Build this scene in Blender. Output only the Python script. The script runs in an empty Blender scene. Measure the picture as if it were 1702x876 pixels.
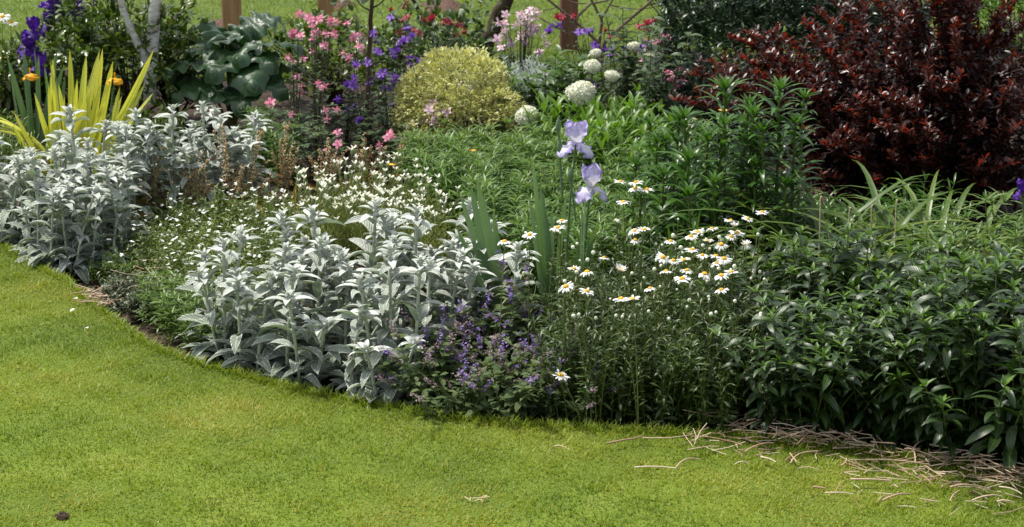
import bpy, math, random
import numpy as np
rng = np.random.default_rng(7)
random.seed(7)
R = math.radians
scene = bpy.context.scene
COL = scene.collection

# ------------------------------------------------------------------ camera, sky, sun, exposure
CAM_H, FPX, PITCH = 1.72, 2850.0, R(16.66)
cam_d = bpy.data.cameras.new("camera")
cam_d.sensor_width = 36.0
cam_d.lens = FPX / 1702 * 36
cam_d.clip_end = 2000
cam_d.dof.use_dof = True
cam_d.dof.focus_distance = 4.9
cam_d.dof.aperture_fstop = 9.0
cam = bpy.data.objects.new("camera", cam_d)
COL.objects.link(cam)
cam.location = (0, 0, CAM_H)
cam.rotation_euler = (R(90) - PITCH, 0, 0)
scene.camera = cam

SUN_EL, SUN_AZ = R(64), R(-58)              # azimuth from +Y (into the picture), negative = to the left
sd = (math.cos(SUN_EL) * math.sin(SUN_AZ), math.cos(SUN_EL) * math.cos(SUN_AZ), math.sin(SUN_EL))
world = bpy.data.worlds.new("World")
scene.world = world
world.use_nodes = True
wn = world.node_tree
sky = wn.nodes.new("ShaderNodeTexSky")
sky.sky_type = 'NISHITA'
sky.sun_disc = False
sky.sun_elevation = SUN_EL
sky.sun_rotation = SUN_AZ
sky.air_density = 1.0
sky.dust_density = 2.5
bg = wn.nodes["Background"]
bg.inputs["Strength"].default_value = 0.15
hsv = wn.nodes.new("ShaderNodeHueSaturation")         # thin high cloud: a paler sky
hsv.inputs["Saturation"].default_value = 0.42
wn.links.new(sky.outputs[0], hsv.inputs["Color"])
wn.links.new(hsv.outputs[0], bg.inputs[0])
sun_d = bpy.data.lights.new("sun", 'SUN')
sun_d.energy = 3.5
sun_d.angle = R(5.0)
sun_d.color = (1.0, 0.955, 0.88)
sun = bpy.data.objects.new("sun", sun_d)
COL.objects.link(sun)
from mathutils import Vector
sun.rotation_euler = Vector(sd).to_track_quat('Z', 'Y').to_euler()
scene.view_settings.view_transform = 'Standard'
scene.view_settings.look = 'None'
scene.view_settings.exposure = 0.56
scene.view_settings.gamma = 1.0
scene.cycles.max_bounces = 6
scene.cycles.diffuse_bounces = 3
scene.cycles.glossy_bounces = 2
scene.cycles.transmission_bounces = 3
scene.cycles.transparent_max_bounces = 4
scene.cycles.caustics_reflective = False
scene.cycles.caustics_refractive = False
scene.cycles.use_denoising = True

# ------------------------------------------------------------------ measuring
def ray_at(px, py, Y):
    """world x, z of the sight line through photo pixel (px,py) at depth y=Y"""
    a, b = (px - 851) / FPX, (438 - py) / FPX
    dy = math.cos(PITCH) + b * math.sin(PITCH)
    dz = -math.sin(PITCH) + b * math.cos(PITCH)
    t = Y / dy
    return a * t, CAM_H + dz * t

def G(px, py, z=0.0):
    a, b = (px - 851) / FPX, (438 - py) / FPX
    dy = math.cos(PITCH) + b * math.sin(PITCH)
    dz = -math.sin(PITCH) + b * math.cos(PITCH)
    t = (z - CAM_H) / dz
    return a * t, dy * t

SOIL = -0.035
def height_to(px, py_base, py_top):
    x, y = G(px, py_base)
    return ray_at(px, py_top, y)[1] - SOIL

def in_poly(pts, poly):
    x, y = pts[:, 0], pts[:, 1]
    ins = np.zeros(len(pts), bool)
    n = len(poly)
    for i in range(n):
        x1, y1 = poly[i]; x2, y2 = poly[(i + 1) % n]
        c = ((y1 > y) != (y2 > y)) & (x < (x2 - x1) * (y - y1) / (y2 - y1 + 1e-12) + x1)
        ins ^= c
    return ins

def scatter(pxpoly, n, mind):
    """n ground points inside a polygon given in photo pixels, about mind metres apart"""
    poly = [G(*p) for p in pxpoly]
    xs, ys = [p[0] for p in poly], [p[1] for p in poly]
    out, tries = [], 0
    while len(out) < n and tries < 9000:
        tries += 1
        p = np.array([rng.uniform(min(xs), max(xs)), rng.uniform(min(ys), max(ys))])
        if not in_poly(p[None], poly)[0]:
            continue
        d = mind * (1 if tries < 4000 else 0.6)
        if all((p[0] - q[0]) ** 2 + (p[1] - q[1]) ** 2 > d * d for q in out):
            out.append((float(p[0]), float(p[1])))
    return out

# ------------------------------------------------------------------ mesh accumulation
class MB:
    def __init__(s):
        s.V, s.F, s.UV, s.RN, s.MI, s.n = [], [], [], [], [], 0
    def add(s, V, F, uv=None, rnd=None, mi=0):
        V = np.asarray(V, float).reshape(-1, 3)
        F = np.asarray(F, int)
        s.V.append(V)
        s.F.append(F + s.n)
        s.UV.append(np.zeros((len(V), 2)) if uv is None else np.asarray(uv, float).reshape(-1, 2))
        s.RN.append(np.full(len(V), 0.5) if rnd is None else np.broadcast_to(np.asarray(rnd, float), (len(V),)))
        s.MI.append(np.full(len(F), mi))
        s.n += len(V)
    def mesh(s, name, mats, smooth=True):
        me = bpy.data.meshes.new(name)
        V = np.concatenate(s.V); UV = np.concatenate(s.UV); RN = np.concatenate(s.RN)
        loops = np.concatenate([f.reshape(-1) for f in s.F])
        sizes = np.concatenate([np.full(len(f), f.shape[1]) for f in s.F])
        starts = np.concatenate([[0], np.cumsum(sizes)[:-1]])
        me.vertices.add(len(V)); me.vertices.foreach_set("co", V.reshape(-1).astype(np.float32))
        me.loops.add(len(loops)); me.loops.foreach_set("vertex_index", loops.astype(np.int32))
        me.polygons.add(len(sizes)); me.polygons.foreach_set("loop_start", starts.astype(np.int32))
        me.polygons.foreach_set("material_index", np.concatenate(s.MI).astype(np.int32))
        me.polygons.foreach_set("use_smooth", np.full(len(sizes), smooth))
        me.update(calc_edges=True)
        uvl = me.uv_layers.new(name="UVMap")
        uvl.data.foreach_set("uv", UV[loops].reshape(-1).astype(np.float32))
        at = me.attributes.new("rnd", 'FLOAT', 'POINT')
        at.data.foreach_set("value", RN.astype(np.float32))
        for m in (mats if isinstance(mats, (list, tuple)) else [mats]):
            me.materials.append(m)
        return me
    def build(s, name, mats, parent=None, smooth=True):
        o = bpy.data.objects.new(name, s.mesh(name, mats, smooth))
        COL.objects.link(o)
        if parent is not None:
            o.parent = parent
        return o

def P_lance(t): return np.clip(2.15 * t ** 0.75 * (1 - t) ** 0.95, 0, 1)
def P_mid(t): return np.clip(2.05 * t ** 0.62 * (1 - t) ** 0.9, 0, 1)
def P_ellip(t): return np.clip(np.sin(np.pi * t ** 0.85), 0, 1) ** .85
def P_ovate(t): return np.clip(1.95 * t ** 0.5 * (1 - t) ** 0.8, 0, 1)
def P_obov(t): return np.clip(1.75 * t ** 1.1 * (1 - t) ** 0.45, 0.04, 1)
def P_strap(t): return np.clip(np.minimum(0.75 + t * 1.2, 1.0) * (1 - t ** 3.2), 0, 1)
def P_sword(t): return np.clip(np.minimum(0.8 + t, 1.0) * np.sqrt(np.clip(1 - t ** 2.6, 0, 1)), 0, 1)
def P_round(t): return np.sqrt(np.clip(1 - (2 * t - 1) ** 2, 0, 1)) * 0.98
def P_petal(t): return np.clip(1.6 * t ** 0.6 * (1 - t) ** 0.28, 0, 1)

def unit(a, e):
    a, e = np.broadcast_arrays(np.asarray(a, float), np.asarray(e, float))
    return np.stack([np.cos(e) * np.cos(a), np.cos(e) * np.sin(a), np.sin(e)], -1)

def leaves(mb, P, az, el, L, W, bend=0.6, fold=0.25, roll=0.0, prof=P_lance, nv=4, mi=0, rnd=None, wave=0.0):
    """a batch of leaf blades; every argument may be an array of one value per leaf"""
    P = np.asarray(P, float).reshape(-1, 3)
    n = len(P)
    B = lambda v: np.broadcast_to(np.asarray(v, float), (n,))
    az, el, L, W, bend, fold, roll = map(B, (az, el, L, W, bend, fold, roll))
    D = unit(az, el)
    N = np.stack([-np.sin(el) * np.cos(az), -np.sin(el) * np.sin(az), np.cos(el)], -1)
    S = np.cross(D, N)
    c, s_ = np.cos(roll)[:, None], np.sin(roll)[:, None]
    S, N = S * c + N * s_, N * c - S * s_
    t = np.linspace(0, 1, nv + 1)
    bs = np.where(np.abs(bend) < 1e-3, 1e-3, bend)[:, None]
    th = bs * t[None]
    xx = np.sin(th) / bs * L[:, None]
    yy = -(1 - np.cos(th)) / bs * L[:, None]
    ctr = P[:, None] + D[:, None] * xx[..., None] + N[:, None] * yy[..., None]
    nn = N[:, None] * np.cos(th)[..., None] + D[:, None] * np.sin(th)[..., None]
    w = prof(t)[None] * W[:, None] * 0.5
    if wave:
        wv = wave * W[:, None] * np.sin(t[None] * 9 + az[:, None] * 5)
    else:
        wv = 0
    rows = []
    for k in (-1, 0, 1):
        off = S[:, None] * (k * w * np.cos(fold)[:, None])[..., None]
        if k:
            off = off + nn * (w * np.sin(fold)[:, None] + k * wv * (w > 1e-6))[..., None]
        rows.append(ctr + off)
    V = np.stack(rows, 2)                                      # n, nv+1, 3, xyz
    m = (nv + 1) * 3
    f = []
    for i in range(nv):
        for j in range(2):
            f.append([i * 3 + j, i * 3 + j + 1, (i + 1) * 3 + j + 1, (i + 1) * 3 + j])
    F = (np.asarray(f)[None] + (np.arange(n) * m)[:, None, None]).reshape(-1, 4)
    uv = np.stack(np.broadcast_arrays(np.array([0, .5, 1.0])[None, :], t[:, None]), -1).reshape(1, m, 2)
    uv = np.broadcast_to(uv, (n, m, 2))
    r = rng.random(n) if rnd is None else B(rnd)
    mb.add(V.reshape(-1, 3), F, uv, np.repeat(r, m), mi)

def tube(mb, pts, rad, sides=5, mi=0, rnd=0.5, cap=True):
    pts = np.asarray(pts, float)
    m = len(pts)
    rad = np.broadcast_to(np.asarray(rad, float), (m,))
    T = np.gradient(pts, axis=0)
    T /= np.linalg.norm(T, axis=1)[:, None] + 1e-12
    ref = np.array([0.31, 0.95, 0.05]) if abs(T[:, 1]).mean() < 0.8 else np.array([1.0, 0.1, 0.1])
    A = np.cross(T, ref); A /= np.linalg.norm(A, axis=1)[:, None] + 1e-12
    Bv = np.cross(T, A)
    a = np.arange(sides) / sides * 2 * np.pi
    V = pts[:, None] + (A[:, None] * np.cos(a)[None, :, None] + Bv[:, None] * np.sin(a)[None, :, None]) * rad[:, None, None]
    F = [[i * sides + j, i * sides + (j + 1) % sides, (i + 1) * sides + (j + 1) % sides, (i + 1) * sides + j]
         for i in range(m - 1) for j in range(sides)]
    uv = np.stack(np.broadcast_arrays((np.arange(sides) / sides)[None], np.linspace(0, 1, m)[:, None]), -1)
    mb.add(V.reshape(-1, 3), F, uv, rnd, mi)
    if cap:
        mb.add(V[-1], [list(range(sides))], None, rnd, mi)

_oct = np.array([[1, 0, 0], [0, 1, 0], [-1, 0, 0], [0, -1, 0], [0, 0, 1.1], [0, 0, -1.1]])
_octf = np.array([[0, 1, 4], [1, 2, 4], [2, 3, 4], [3, 0, 4], [1, 0, 5], [2, 1, 5], [3, 2, 5], [0, 3, 5]])
def beads(mb, P, r, mi=0, rnd=None):
    P = np.asarray(P, float).reshape(-1, 3); n = len(P)
    r = np.broadcast_to(np.asarray(r, float), (n,))
    V = P[:, None] + _oct[None] * r[:, None, None]
    F = (_octf[None] + (np.arange(n) * 6)[:, None, None]).reshape(-1, 3)
    rr = rng.random(n) if rnd is None else np.broadcast_to(rnd, (n,))
    mb.add(V.reshape(-1, 3), F, None, np.repeat(rr, 6), mi)

def dome(mb, c, rx, rz, nu=10, nv=5, mi=0, full=False, bump=0.0, rnd=0.5):
    v = np.linspace(-math.pi / 2 if full else 0, math.pi / 2, nv + 1)
    u = np.arange(nu) / nu * 2 * np.pi
    V = np.stack(np.broadcast_arrays(np.cos(v)[:, None] * np.cos(u)[None] * rx, np.cos(v)[:, None] * np.sin(u)[None] * rx, np.sin(v)[:, None] * rz + 0 * u[None]), -1)
    V = V * (1 + bump * (rng.random(V.shape[:2])[..., None] - 0.5)) + np.asarray(c)
    F = [[i * nu + j, i * nu + (j + 1) % nu, (i + 1) * nu + (j + 1) % nu, (i + 1) * nu + j] for i in range(nv) for j in range(nu)]
    uv = np.stack(np.broadcast_arrays((u / 6.283)[None], np.linspace(0, 1, nv + 1)[:, None]), -1)
    mb.add(V.reshape(-1, 3), F, uv, rnd, mi)

def curve_stem(base, az, lean, H, m=6, curl=0.0):
    """points of a stem that leaves the ground upright-ish and leans towards az"""
    t = np.linspace(0, 1, m)
    out = H * (math.sin(lean) * (0.5 * t + 0.5 * t * t) + curl * t ** 3)
    up = H * math.cos(lean) * t - H * curl * 0.35 * t ** 4
    b = np.asarray(base, float)
    return np.stack([b[0] + out * math.cos(az), b[1] + out * math.sin(az), b[2] + up], -1)

def along(pts, t):
    m = len(pts)
    x = np.clip(np.asarray(t, float), 0, 1) * (m - 1)
    i = np.minimum(x.astype(int), m - 2)
    f = (x - i)[..., None]
    return pts[i] * (1 - f) + pts[i + 1] * f

def shoot(st, lf, pts, r0, nodes, per, L, W, el, bend=0.6, fold=0.25, prof=P_lance, t0=0.1, spin=1.57, nv=4, mi=0, jit=0.25, r1=None, smi=0, wave=0.0, rnd=None, tend=0.98):
    """one leafy shoot: stem into st, leaves into lf. L, W ratio, el, bend are (bottom, top) pairs"""
    if st is not None:
        tube(st, pts, np.linspace(r0, r0 * 0.5 if r1 is None else r1, len(pts)), 5, smi)
    t = np.repeat(np.linspace(t0, tend, nodes), per)
    k = np.repeat(np.arange(nodes), per)
    j = np.tile(np.arange(per), nodes)
    n = len(t)
    az = k * spin + j * 2 * np.pi / per + rng.uniform(0, 6.28) + rng.normal(0, jit, n)
    if rnd is None:
        rnd = np.clip(.1 + .5 * rng.random() + .4 * (rng.random(n) - .4) + .15 * (t - .5), 0, 1)
    lp = lambda p: p[0] + (p[1] - p[0]) * (t - t0) / max(1e-6, tend - t0)
    LL = lp(L) * rng.uniform(0.8, 1.15, n)
    P = along(pts, t)
    # leaves follow the stem's own direction a little
    leaves(lf, P, az, lp(el) + rng.normal(0, jit * 0.7, n), LL, LL * lp(W) * rng.uniform(0.85, 1.15, n), lp(bend) * rng.uniform(0.6, 1.4, n), fold,
           rng.normal(0, jit * 0.8, n), prof, nv, mi, rnd, wave)

# ------------------------------------------------------------------ materials
def new_mat(name):
    m = bpy.data.materials.new(name); m.use_nodes = True
    nt = m.node_tree; nt.nodes.clear()
    return m, nt, nt.nodes, nt.links

def ramp(nt, fac, stops, interp='LINEAR'):
    n = nt.nodes.new("ShaderNodeValToRGB")
    n.color_ramp.interpolation = interp
    el = n.color_ramp.elements
    el[0].position, el[0].color = stops[0][0], (*stops[0][1], 1)
    el[1].position, el[1].color = stops[-1][0], (*stops[-1][1], 1)
    for p, c in stops[1:-1]:
        e = el.new(p); e.color = (*c, 1)
    nt.links.new(fac, n.inputs[0])
    return n.outputs[0]

def mathn(nt, op, a, b=None, c=None):
    n = nt.nodes.new("ShaderNodeMath"); n.operation = op
    for i, v in enumerate((a, b, c)):
        if v is None: continue
        if isinstance(v, (int, float)): n.inputs[i].default_value = v
        else: nt.links.new(v, n.inputs[i])
    return n.outputs[0]

def mixc(nt, f, a, b, mode='MIX'):
    n = nt.nodes.new("ShaderNodeMix"); n.data_type = 'RGBA'; n.blend_type = mode
    for sock, v in ((n.inputs[0], f), (n.inputs[6], a), (n.inputs[7], b)):
        if isinstance(v, (int, float)): sock.default_value = v
        elif isinstance(v, tuple): sock.default_value = (*v, 1)
        else: nt.links.new(v, sock)
    return n.outputs[2]

def leaf_mat(name, cols, rough=0.42, trans=0.3, tint=(1.25, 1.35, 0.6), edge=None, edge_at=0.55, edge_soft=0.2, mid=None, mid_w=0.1,
             spec=0.5, sheen=0.0, tip=None, base=None, mottle=0.25, stripes=None, tip_at=0.6, base_at=0.35, vein=0.0, bump=0.0):
    m, nt, N, Lk = new_mat(name)
    out = N.new("ShaderNodeOutputMaterial")
    at = N.new("ShaderNodeAttribute"); at.attribute_name = "rnd"
    stops = [(i / max(1, len(cols) - 1), c) for i, c in enumerate(cols)] if len(cols) > 1 else [(0, cols[0]), (1, cols[0])]
    col = ramp(nt, at.outputs["Fac"], stops)
    uv = N.new("ShaderNodeUVMap"); uv.uv_map = "UVMap"
    sep = N.new("ShaderNodeSeparateXYZ"); Lk.new(uv.outputs[0], sep.inputs[0])
    tc = N.new("ShaderNodeTexCoord")
    nz = N.new("ShaderNodeTexNoise"); nz.inputs["Scale"].default_value = 90; nz.inputs["Detail"].default_value = 3
    Lk.new(tc.outputs["Object"], nz.inputs["Vector"])
    d = mathn(nt, 'MULTIPLY', mathn(nt, 'ABSOLUTE', mathn(nt, 'SUBTRACT', sep.outputs[0], 0.5)), 2.0)   # 0 at midrib, 1 at the margin
    if stripes:
        sn = N.new("ShaderNodeTexNoise"); sn.inputs["Scale"].default_value = 1.0; sn.inputs["Detail"].default_value = 1
        mp = N.new("ShaderNodeCombineXYZ")
        Lk.new(mathn(nt, 'MULTIPLY', sep.outputs[0], 7.0), mp.inputs[0])
        Lk.new(mathn(nt, 'MULTIPLY', at.outputs["Fac"], 37.0), mp.inputs[1])
        Lk.new(mathn(nt, 'MULTIPLY', sep.outputs[1], 0.7), mp.inputs[2])
        Lk.new(mp.outputs[0], sn.inputs["Vector"])
        f = N.new("ShaderNodeMapRange"); f.inputs[1].default_value = 0.5; f.inputs[2].default_value = 0.6
        Lk.new(sn.outputs["Fac"], f.inputs[0])
        col = mixc(nt, f.outputs[0], col, stripes)
    if edge is not None:
        f = N.new("ShaderNodeMapRange")
        f.inputs[1].default_value = edge_at - edge_soft / 2; f.inputs[2].default_value = edge_at + edge_soft / 2
        Lk.new(mathn(nt, 'ADD', d, mathn(nt, 'MULTIPLY', mathn(nt, 'SUBTRACT', nz.outputs["Fac"], 0.5), 0.6)), f.inputs[0])
        col = mixc(nt, f.outputs[0], col, edge)
    if mid is not None:
        f = N.new("ShaderNodeMapRange"); f.inputs[1].default_value = mid_w; f.inputs[2].default_value = mid_w * 0.3
        Lk.new(d, f.inputs[0])
        col = mixc(nt, f.outputs[0], col, mid)
    if tip is not None:
        f = N.new("ShaderNodeMapRange"); f.inputs[1].default_value = tip_at - .2; f.inputs[2].default_value = tip_at + .2
        Lk.new(sep.outputs[1], f.inputs[0])
        col = mixc(nt, f.outputs[0], col, tip)
    if base is not None:
        f = N.new("ShaderNodeMapRange"); f.inputs[1].default_value = base_at + .12; f.inputs[2].default_value = base_at - .12
        Lk.new(sep.outputs[1], f.inputs[0])
        col = mixc(nt, f.outputs[0], col, base)
    if vein:
        wv = mathn(nt, 'SINE', mathn(nt, 'MULTIPLY', mathn(nt, 'SUBTRACT', sep.outputs[1], mathn(nt, 'MULTIPLY', d, 0.25)), 55.0))
        f = N.new("ShaderNodeMapRange"); f.inputs[1].default_value = 0.75; f.inputs[2].default_value = 1.0; f.inputs[4].default_value = vein
        Lk.new(wv, f.inputs[0])
        col = mixc(nt, f.outputs[0], col, mixc(nt, 1.0, col, (1.7, 1.7, 1.5), 'MULTIPLY'))
    if mottle:
        g = mathn(nt, 'MULTIPLY_ADD', nz.outputs["Fac"], mottle * 2, 1 - mottle)
        cg = N.new("ShaderNodeCombineColor")
        for i in range(3): Lk.new(g, cg.inputs[i])
        col = mixc(nt, 1.0, col, cg.outputs[0], 'MULTIPLY')
    pb = N.new("ShaderNodeBsdfPrincipled")
    Lk.new(col, pb.inputs["Base Color"])
    rn = mathn(nt, 'MULTIPLY_ADD', nz.outputs["Fac"], 0.2, rough - 0.1)
    Lk.new(rn, pb.inputs["Roughness"])
    pb.inputs["Specular IOR Level"].default_value = spec
    if sheen:
        pb.inputs["Sheen Weight"].default_value = sheen
        pb.inputs["Sheen Roughness"].default_value = 0.5
    if bump:
        bp = N.new("ShaderNodeBump"); bp.inputs["Strength"].default_value = bump; bp.inputs["Distance"].default_value = 0.002
        wv2 = mathn(nt, 'SINE', mathn(nt, 'MULTIPLY', mathn(nt, 'SUBTRACT', sep.outputs[1], mathn(nt, 'MULTIPLY', d, 0.22)), 60.0))
        Lk.new(mathn(nt, 'ADD', wv2, mathn(nt, 'MULTIPLY', nz.outputs["Fac"], 1.5)), bp.inputs["Height"])
        Lk.new(bp.outputs[0], pb.inputs["Normal"])
    if trans:
        tr = N.new("ShaderNodeBsdfTranslucent")
        Lk.new(mixc(nt, 1.0, col, tint, 'MULTIPLY'), tr.inputs[0])
        mx = N.new("ShaderNodeMixShader"); mx.inputs[0].default_value = trans
        Lk.new(pb.outputs[0], mx.inputs[1]); Lk.new(tr.outputs[0], mx.inputs[2])
        Lk.new(mx.outputs[0], out.inputs[0])
    else:
        Lk.new(pb.outputs[0], out.inputs[0])
    return m

def noise_mat(name, stops, scale=8, detail=6, rough=0.9, bump=0.3, stretch=(1, 1, 1), dist=0.01, bscale=None, spec=0.3):
    m, nt, N, Lk = new_mat(name)
    out = N.new("ShaderNodeOutputMaterial"); pb = N.new("ShaderNodeBsdfPrincipled")
    tc = N.new("ShaderNodeTexCoord"); mp = N.new("ShaderNodeMapping"); mp.inputs["Scale"].default_value = stretch
    Lk.new(tc.outputs["Object"], mp.inputs[0])
    nz = N.new("ShaderNodeTexNoise"); nz.inputs["Scale"].default_value = scale; nz.inputs["Detail"].default_value = detail
    nz.inputs["Roughness"].default_value = 0.65
    Lk.new(mp.outputs[0], nz.inputs["Vector"])
    Lk.new(ramp(nt, nz.outputs["Fac"], stops), pb.inputs["Base Color"])
    pb.inputs["Roughness"].default_value = rough
    pb.inputs["Specular IOR Level"].default_value = spec
    if bump:
        b = N.new("ShaderNodeBump"); b.inputs["Strength"].default_value = bump; b.inputs["Distance"].default_value = dist
        n2 = N.new("ShaderNodeTexNoise"); n2.inputs["Scale"].default_value = bscale or scale * 3; n2.inputs["Detail"].default_value = 6
        Lk.new(mp.outputs[0], n2.inputs["Vector"]); Lk.new(n2.outputs["Fac"], b.inputs["Height"]); Lk.new(b.outputs[0], pb.inputs["Normal"])
    Lk.new(pb.outputs[0], out.inputs[0])
    return m

M = {}
M['grass'] = leaf_mat('grass_blade', [(0.085, 0.155, 0.008), (0.17, 0.25, 0.011), (0.26, 0.31, 0.018), (0.42, 0.38, 0.09)], rough=0.5, trans=0.35, tint=(1.25, 1.25, .5), spec=0.3, mottle=.1)
M['far_grass'] = leaf_mat('far_grass_blade', [(0.10, 0.16, 0.018), (0.16, 0.23, 0.024), (0.22, 0.28, 0.04)], rough=0.5, trans=0.35, tint=(1.25, 1.25, .5), spec=0.3, mottle=.1)
M['lawn'] = noise_mat('lawn_base', [(0.3, (0.08, 0.13, 0.012)), (0.55, (0.14, 0.20, 0.016)), (0.75, (0.22, 0.24, 0.04))], scale=2.2, bump=0.8, bscale=160, dist=.01)
M['far_lawn'] = noise_mat('far_lawn_base', [(0.3, (0.06, 0.10, 0.012)), (0.55, (0.10, 0.15, 0.018)), (0.75, (0.15, 0.18, 0.035))], scale=1.2, bump=0.8, bscale=120, dist=.01)
M['soil'] = noise_mat('soil', [(0.3, (0.016, 0.010, 0.007)), (0.55, (0.045, 0.026, 0.017)), (0.75, (0.095, 0.055, 0.036))], scale=26, bump=1.0, bscale=60, dist=.02)
M['mulch'] = noise_mat('mulch', [(0.3, (0.05, 0.025, 0.016)), (0.55, (0.12, 0.065, 0.045)), (0.75, (0.2, 0.12, 0.085))], scale=40, bump=1.0, bscale=80, dist=.02)
M['straw'] = leaf_mat('straw', [(0.30, 0.18, 0.11), (0.46, 0.33, 0.22), (0.62, 0.52, 0.38), (0.40, 0.25, 0.17)], rough=0.7, trans=0.0, mottle=.3, spec=.2)
M['silver'] = leaf_mat('silver_felt_leaf', [(0.20, 0.245, 0.17), (0.31, 0.35, 0.285), (0.43, 0.455, 0.415)], rough=0.85, trans=0.14, tint=(.75, 1.0, .55), edge=(0.64, 0.65, 0.62), edge_at=.88, edge_soft=.25,
                       mid=(0.60, 0.62, 0.54), mid_w=.09, spec=.15, sheen=0.25, mottle=.16, vein=.25, bump=.5)
M['silver_stem'] = leaf_mat('silver_felt_stem', [(0.34, 0.39, 0.27), (0.45, 0.49, 0.38)], rough=0.9, trans=0, spec=.1, sheen=.3, mottle=.2)
M['silver_bud'] = leaf_mat('silver_felt_bud', [(0.42, 0.45, 0.40), (0.58, 0.60, 0.56)], rough=0.9, trans=.1, tint=(.8, 1, .6), spec=.1, sheen=.3, mottle=.2)
M['stem'] = leaf_mat('green_stem', [(0.064, 0.092, 0.016), (0.115, 0.140, 0.024)], rough=.5, trans=0, mottle=.2)
M['dark_stem'] = leaf_mat('dark_stem', [(0.035, 0.03, 0.02), (0.06, 0.06, 0.03)], rough=.6, trans=0, mottle=.2)
M['daisy_leaf'] = leaf_mat('daisy_leaf', [(0.028, 0.059, 0.010), (0.051, 0.092, 0.014), (0.083, 0.130, 0.022)], rough=.42, trans=.25)
M['white'] = leaf_mat('white_petal', [(0.78, 0.79, 0.76), (0.86, 0.86, 0.83)], rough=.6, trans=.25, tint=(1, 1, .95), mottle=.06, spec=.3)
M['cream'] = leaf_mat('cream_petal', [(0.74, 0.76, 0.60), (0.85, 0.85, 0.76)], rough=.6, trans=.25, tint=(1, 1, .8), mottle=.08, spec=.3)
M['orange'] = leaf_mat('daisy_disc', [(0.58, 0.30, 0.012), (0.74, 0.42, 0.02)], rough=.8, trans=0, mottle=.5)
M['bud'] = leaf_mat('flower_bud', [(0.66, 0.70, 0.50), (0.82, 0.82, 0.72)], rough=.7, trans=.1)
M['phlox'] = leaf_mat('phlox_leaf', [(0.014, 0.036, 0.008), (0.025, 0.054, 0.011), (0.042, 0.082, 0.017)], rough=.38, trans=.18, mid=(0.085, 0.135, 0.032), mid_w=.08, spec=.5, vein=.08, bump=.12)
M['phlox_tip'] = leaf_mat('phlox_young_leaf', [(0.05, 0.115, 0.014), (0.08, 0.16, 0.02), (0.12, 0.21, 0.03)], rough=.4, trans=.35, mid=(0.179, 0.270, 0.048), mid_w=.12)
M['light_phlox'] = leaf_mat('pale_phlox_leaf', [(0.064, 0.130, 0.018), (0.102, 0.178, 0.028), (0.154, 0.216, 0.040)], rough=.4, trans=.32, mid=(0.230, 0.270, 0.080), mid_w=.12)
M['mid_phlox'] = leaf_mat('mid_green_leaf', [(0.06, 0.14, 0.016), (0.10, 0.20, 0.026), (0.155, 0.265, 0.045)], rough=.42, trans=.32, mid=(0.166, 0.216, 0.056), mid_w=.1, spec=.45)
M['lily'] = leaf_mat('lily_leaf', [(0.034, 0.095, 0.012), (0.06, 0.14, 0.02), (0.09, 0.185, 0.03)], rough=.34, trans=.3, spec=.5)
M['daylily'] = leaf_mat('daylily_leaf', [(0.09, 0.15, 0.022), (0.064, 0.119, 0.016), (0.109, 0.173, 0.024), (0.166, 0.216, 0.036)], rough=.4, trans=.3, mid=(0.045, 0.086, 0.012), mid_w=.15)
M['barberry'] = leaf_mat('barberry_leaf', [(0.016, 0.009, 0.008), (0.030, 0.013, 0.011), (0.062, 0.022, 0.016), (0.13, 0.030, 0.016)], rough=.36, trans=.36, tint=(2.4, .9, .5), spec=.6, mottle=.3)
M['barberry_bark'] = noise_mat('barberry_bark', [(0.3, (0.02, 0.012, 0.01)), (0.7, (0.06, 0.035, 0.03))], scale=30, bump=.5)
M['gold'] = leaf_mat('golden_variegated_leaf', [(0.17, 0.24, 0.045), (0.34, 0.38, 0.08), (0.52, 0.52, 0.18)], rough=.45, trans=.3, tint=(1.1, 1.1, .5), edge=(0.76, 0.73, 0.40), edge_at=.45, edge_soft=.3, spec=.4)
M['cream_leaf'] = leaf_mat('cream_edged_leaf', [(0.12, 0.2, 0.05), (0.2, 0.28, 0.08)], rough=.45, trans=.3, edge=(0.62, 0.64, 0.38), edge_at=.5, edge_soft=.3)
M['box'] = leaf_mat('evergreen_leaf', [(0.010, 0.028, 0.010), (0.018, 0.042, 0.014), (0.035, 0.065, 0.024)], rough=.36, trans=.14, spec=.5)
M['rose'] = leaf_mat('bush_leaf', [(0.038, 0.081, 0.013), (0.070, 0.124, 0.018), (0.109, 0.162, 0.024), (0.12, 0.11, 0.035)], rough=.32, trans=.28, spec=.6)
M['bright'] = leaf_mat('bright_leaf', [(0.064, 0.130, 0.013), (0.109, 0.184, 0.018), (0.166, 0.238, 0.028)], rough=.4, trans=.38)
M['lime'] = leaf_mat('lime_leaf', [(0.075, 0.165, 0.018), (0.115, 0.22, 0.026), (0.17, 0.28, 0.045)], rough=.42, trans=.38)
M['columbine_leaf'] = leaf_mat('columbine_leaf', [(0.075, 0.125, 0.045), (0.045, 0.081, 0.024), (0.070, 0.113, 0.036), (0.102, 0.151, 0.044)], rough=.5, trans=.28)
M['big_leaf'] = leaf_mat('big_lobed_leaf', [(0.024, 0.07, 0.02), (0.04, 0.10, 0.028)], rough=.40, trans=.16, mid=(0.09, 0.14, 0.06), mid_w=.06, spec=.7, vein=.25, bump=.35)
M['flag'] = leaf_mat('yellow_flag_leaf', [(0.74, 0.70, 0.10), (0.70, 0.69, 0.13)], rough=.42, trans=.35, tint=(1.1, 1.1, .6), stripes=(0.34, 0.45, 0.06), mottle=.08)
M['sword'] = leaf_mat('iris_leaf', [(0.09, 0.17, 0.08), (0.13, 0.22, 0.105), (0.18, 0.28, 0.13)], rough=.45, trans=.28, mottle=.15, stripes=(0.16, 0.25, 0.12), tip=(0.22, 0.20, 0.09), tip_at=1.1)
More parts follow.
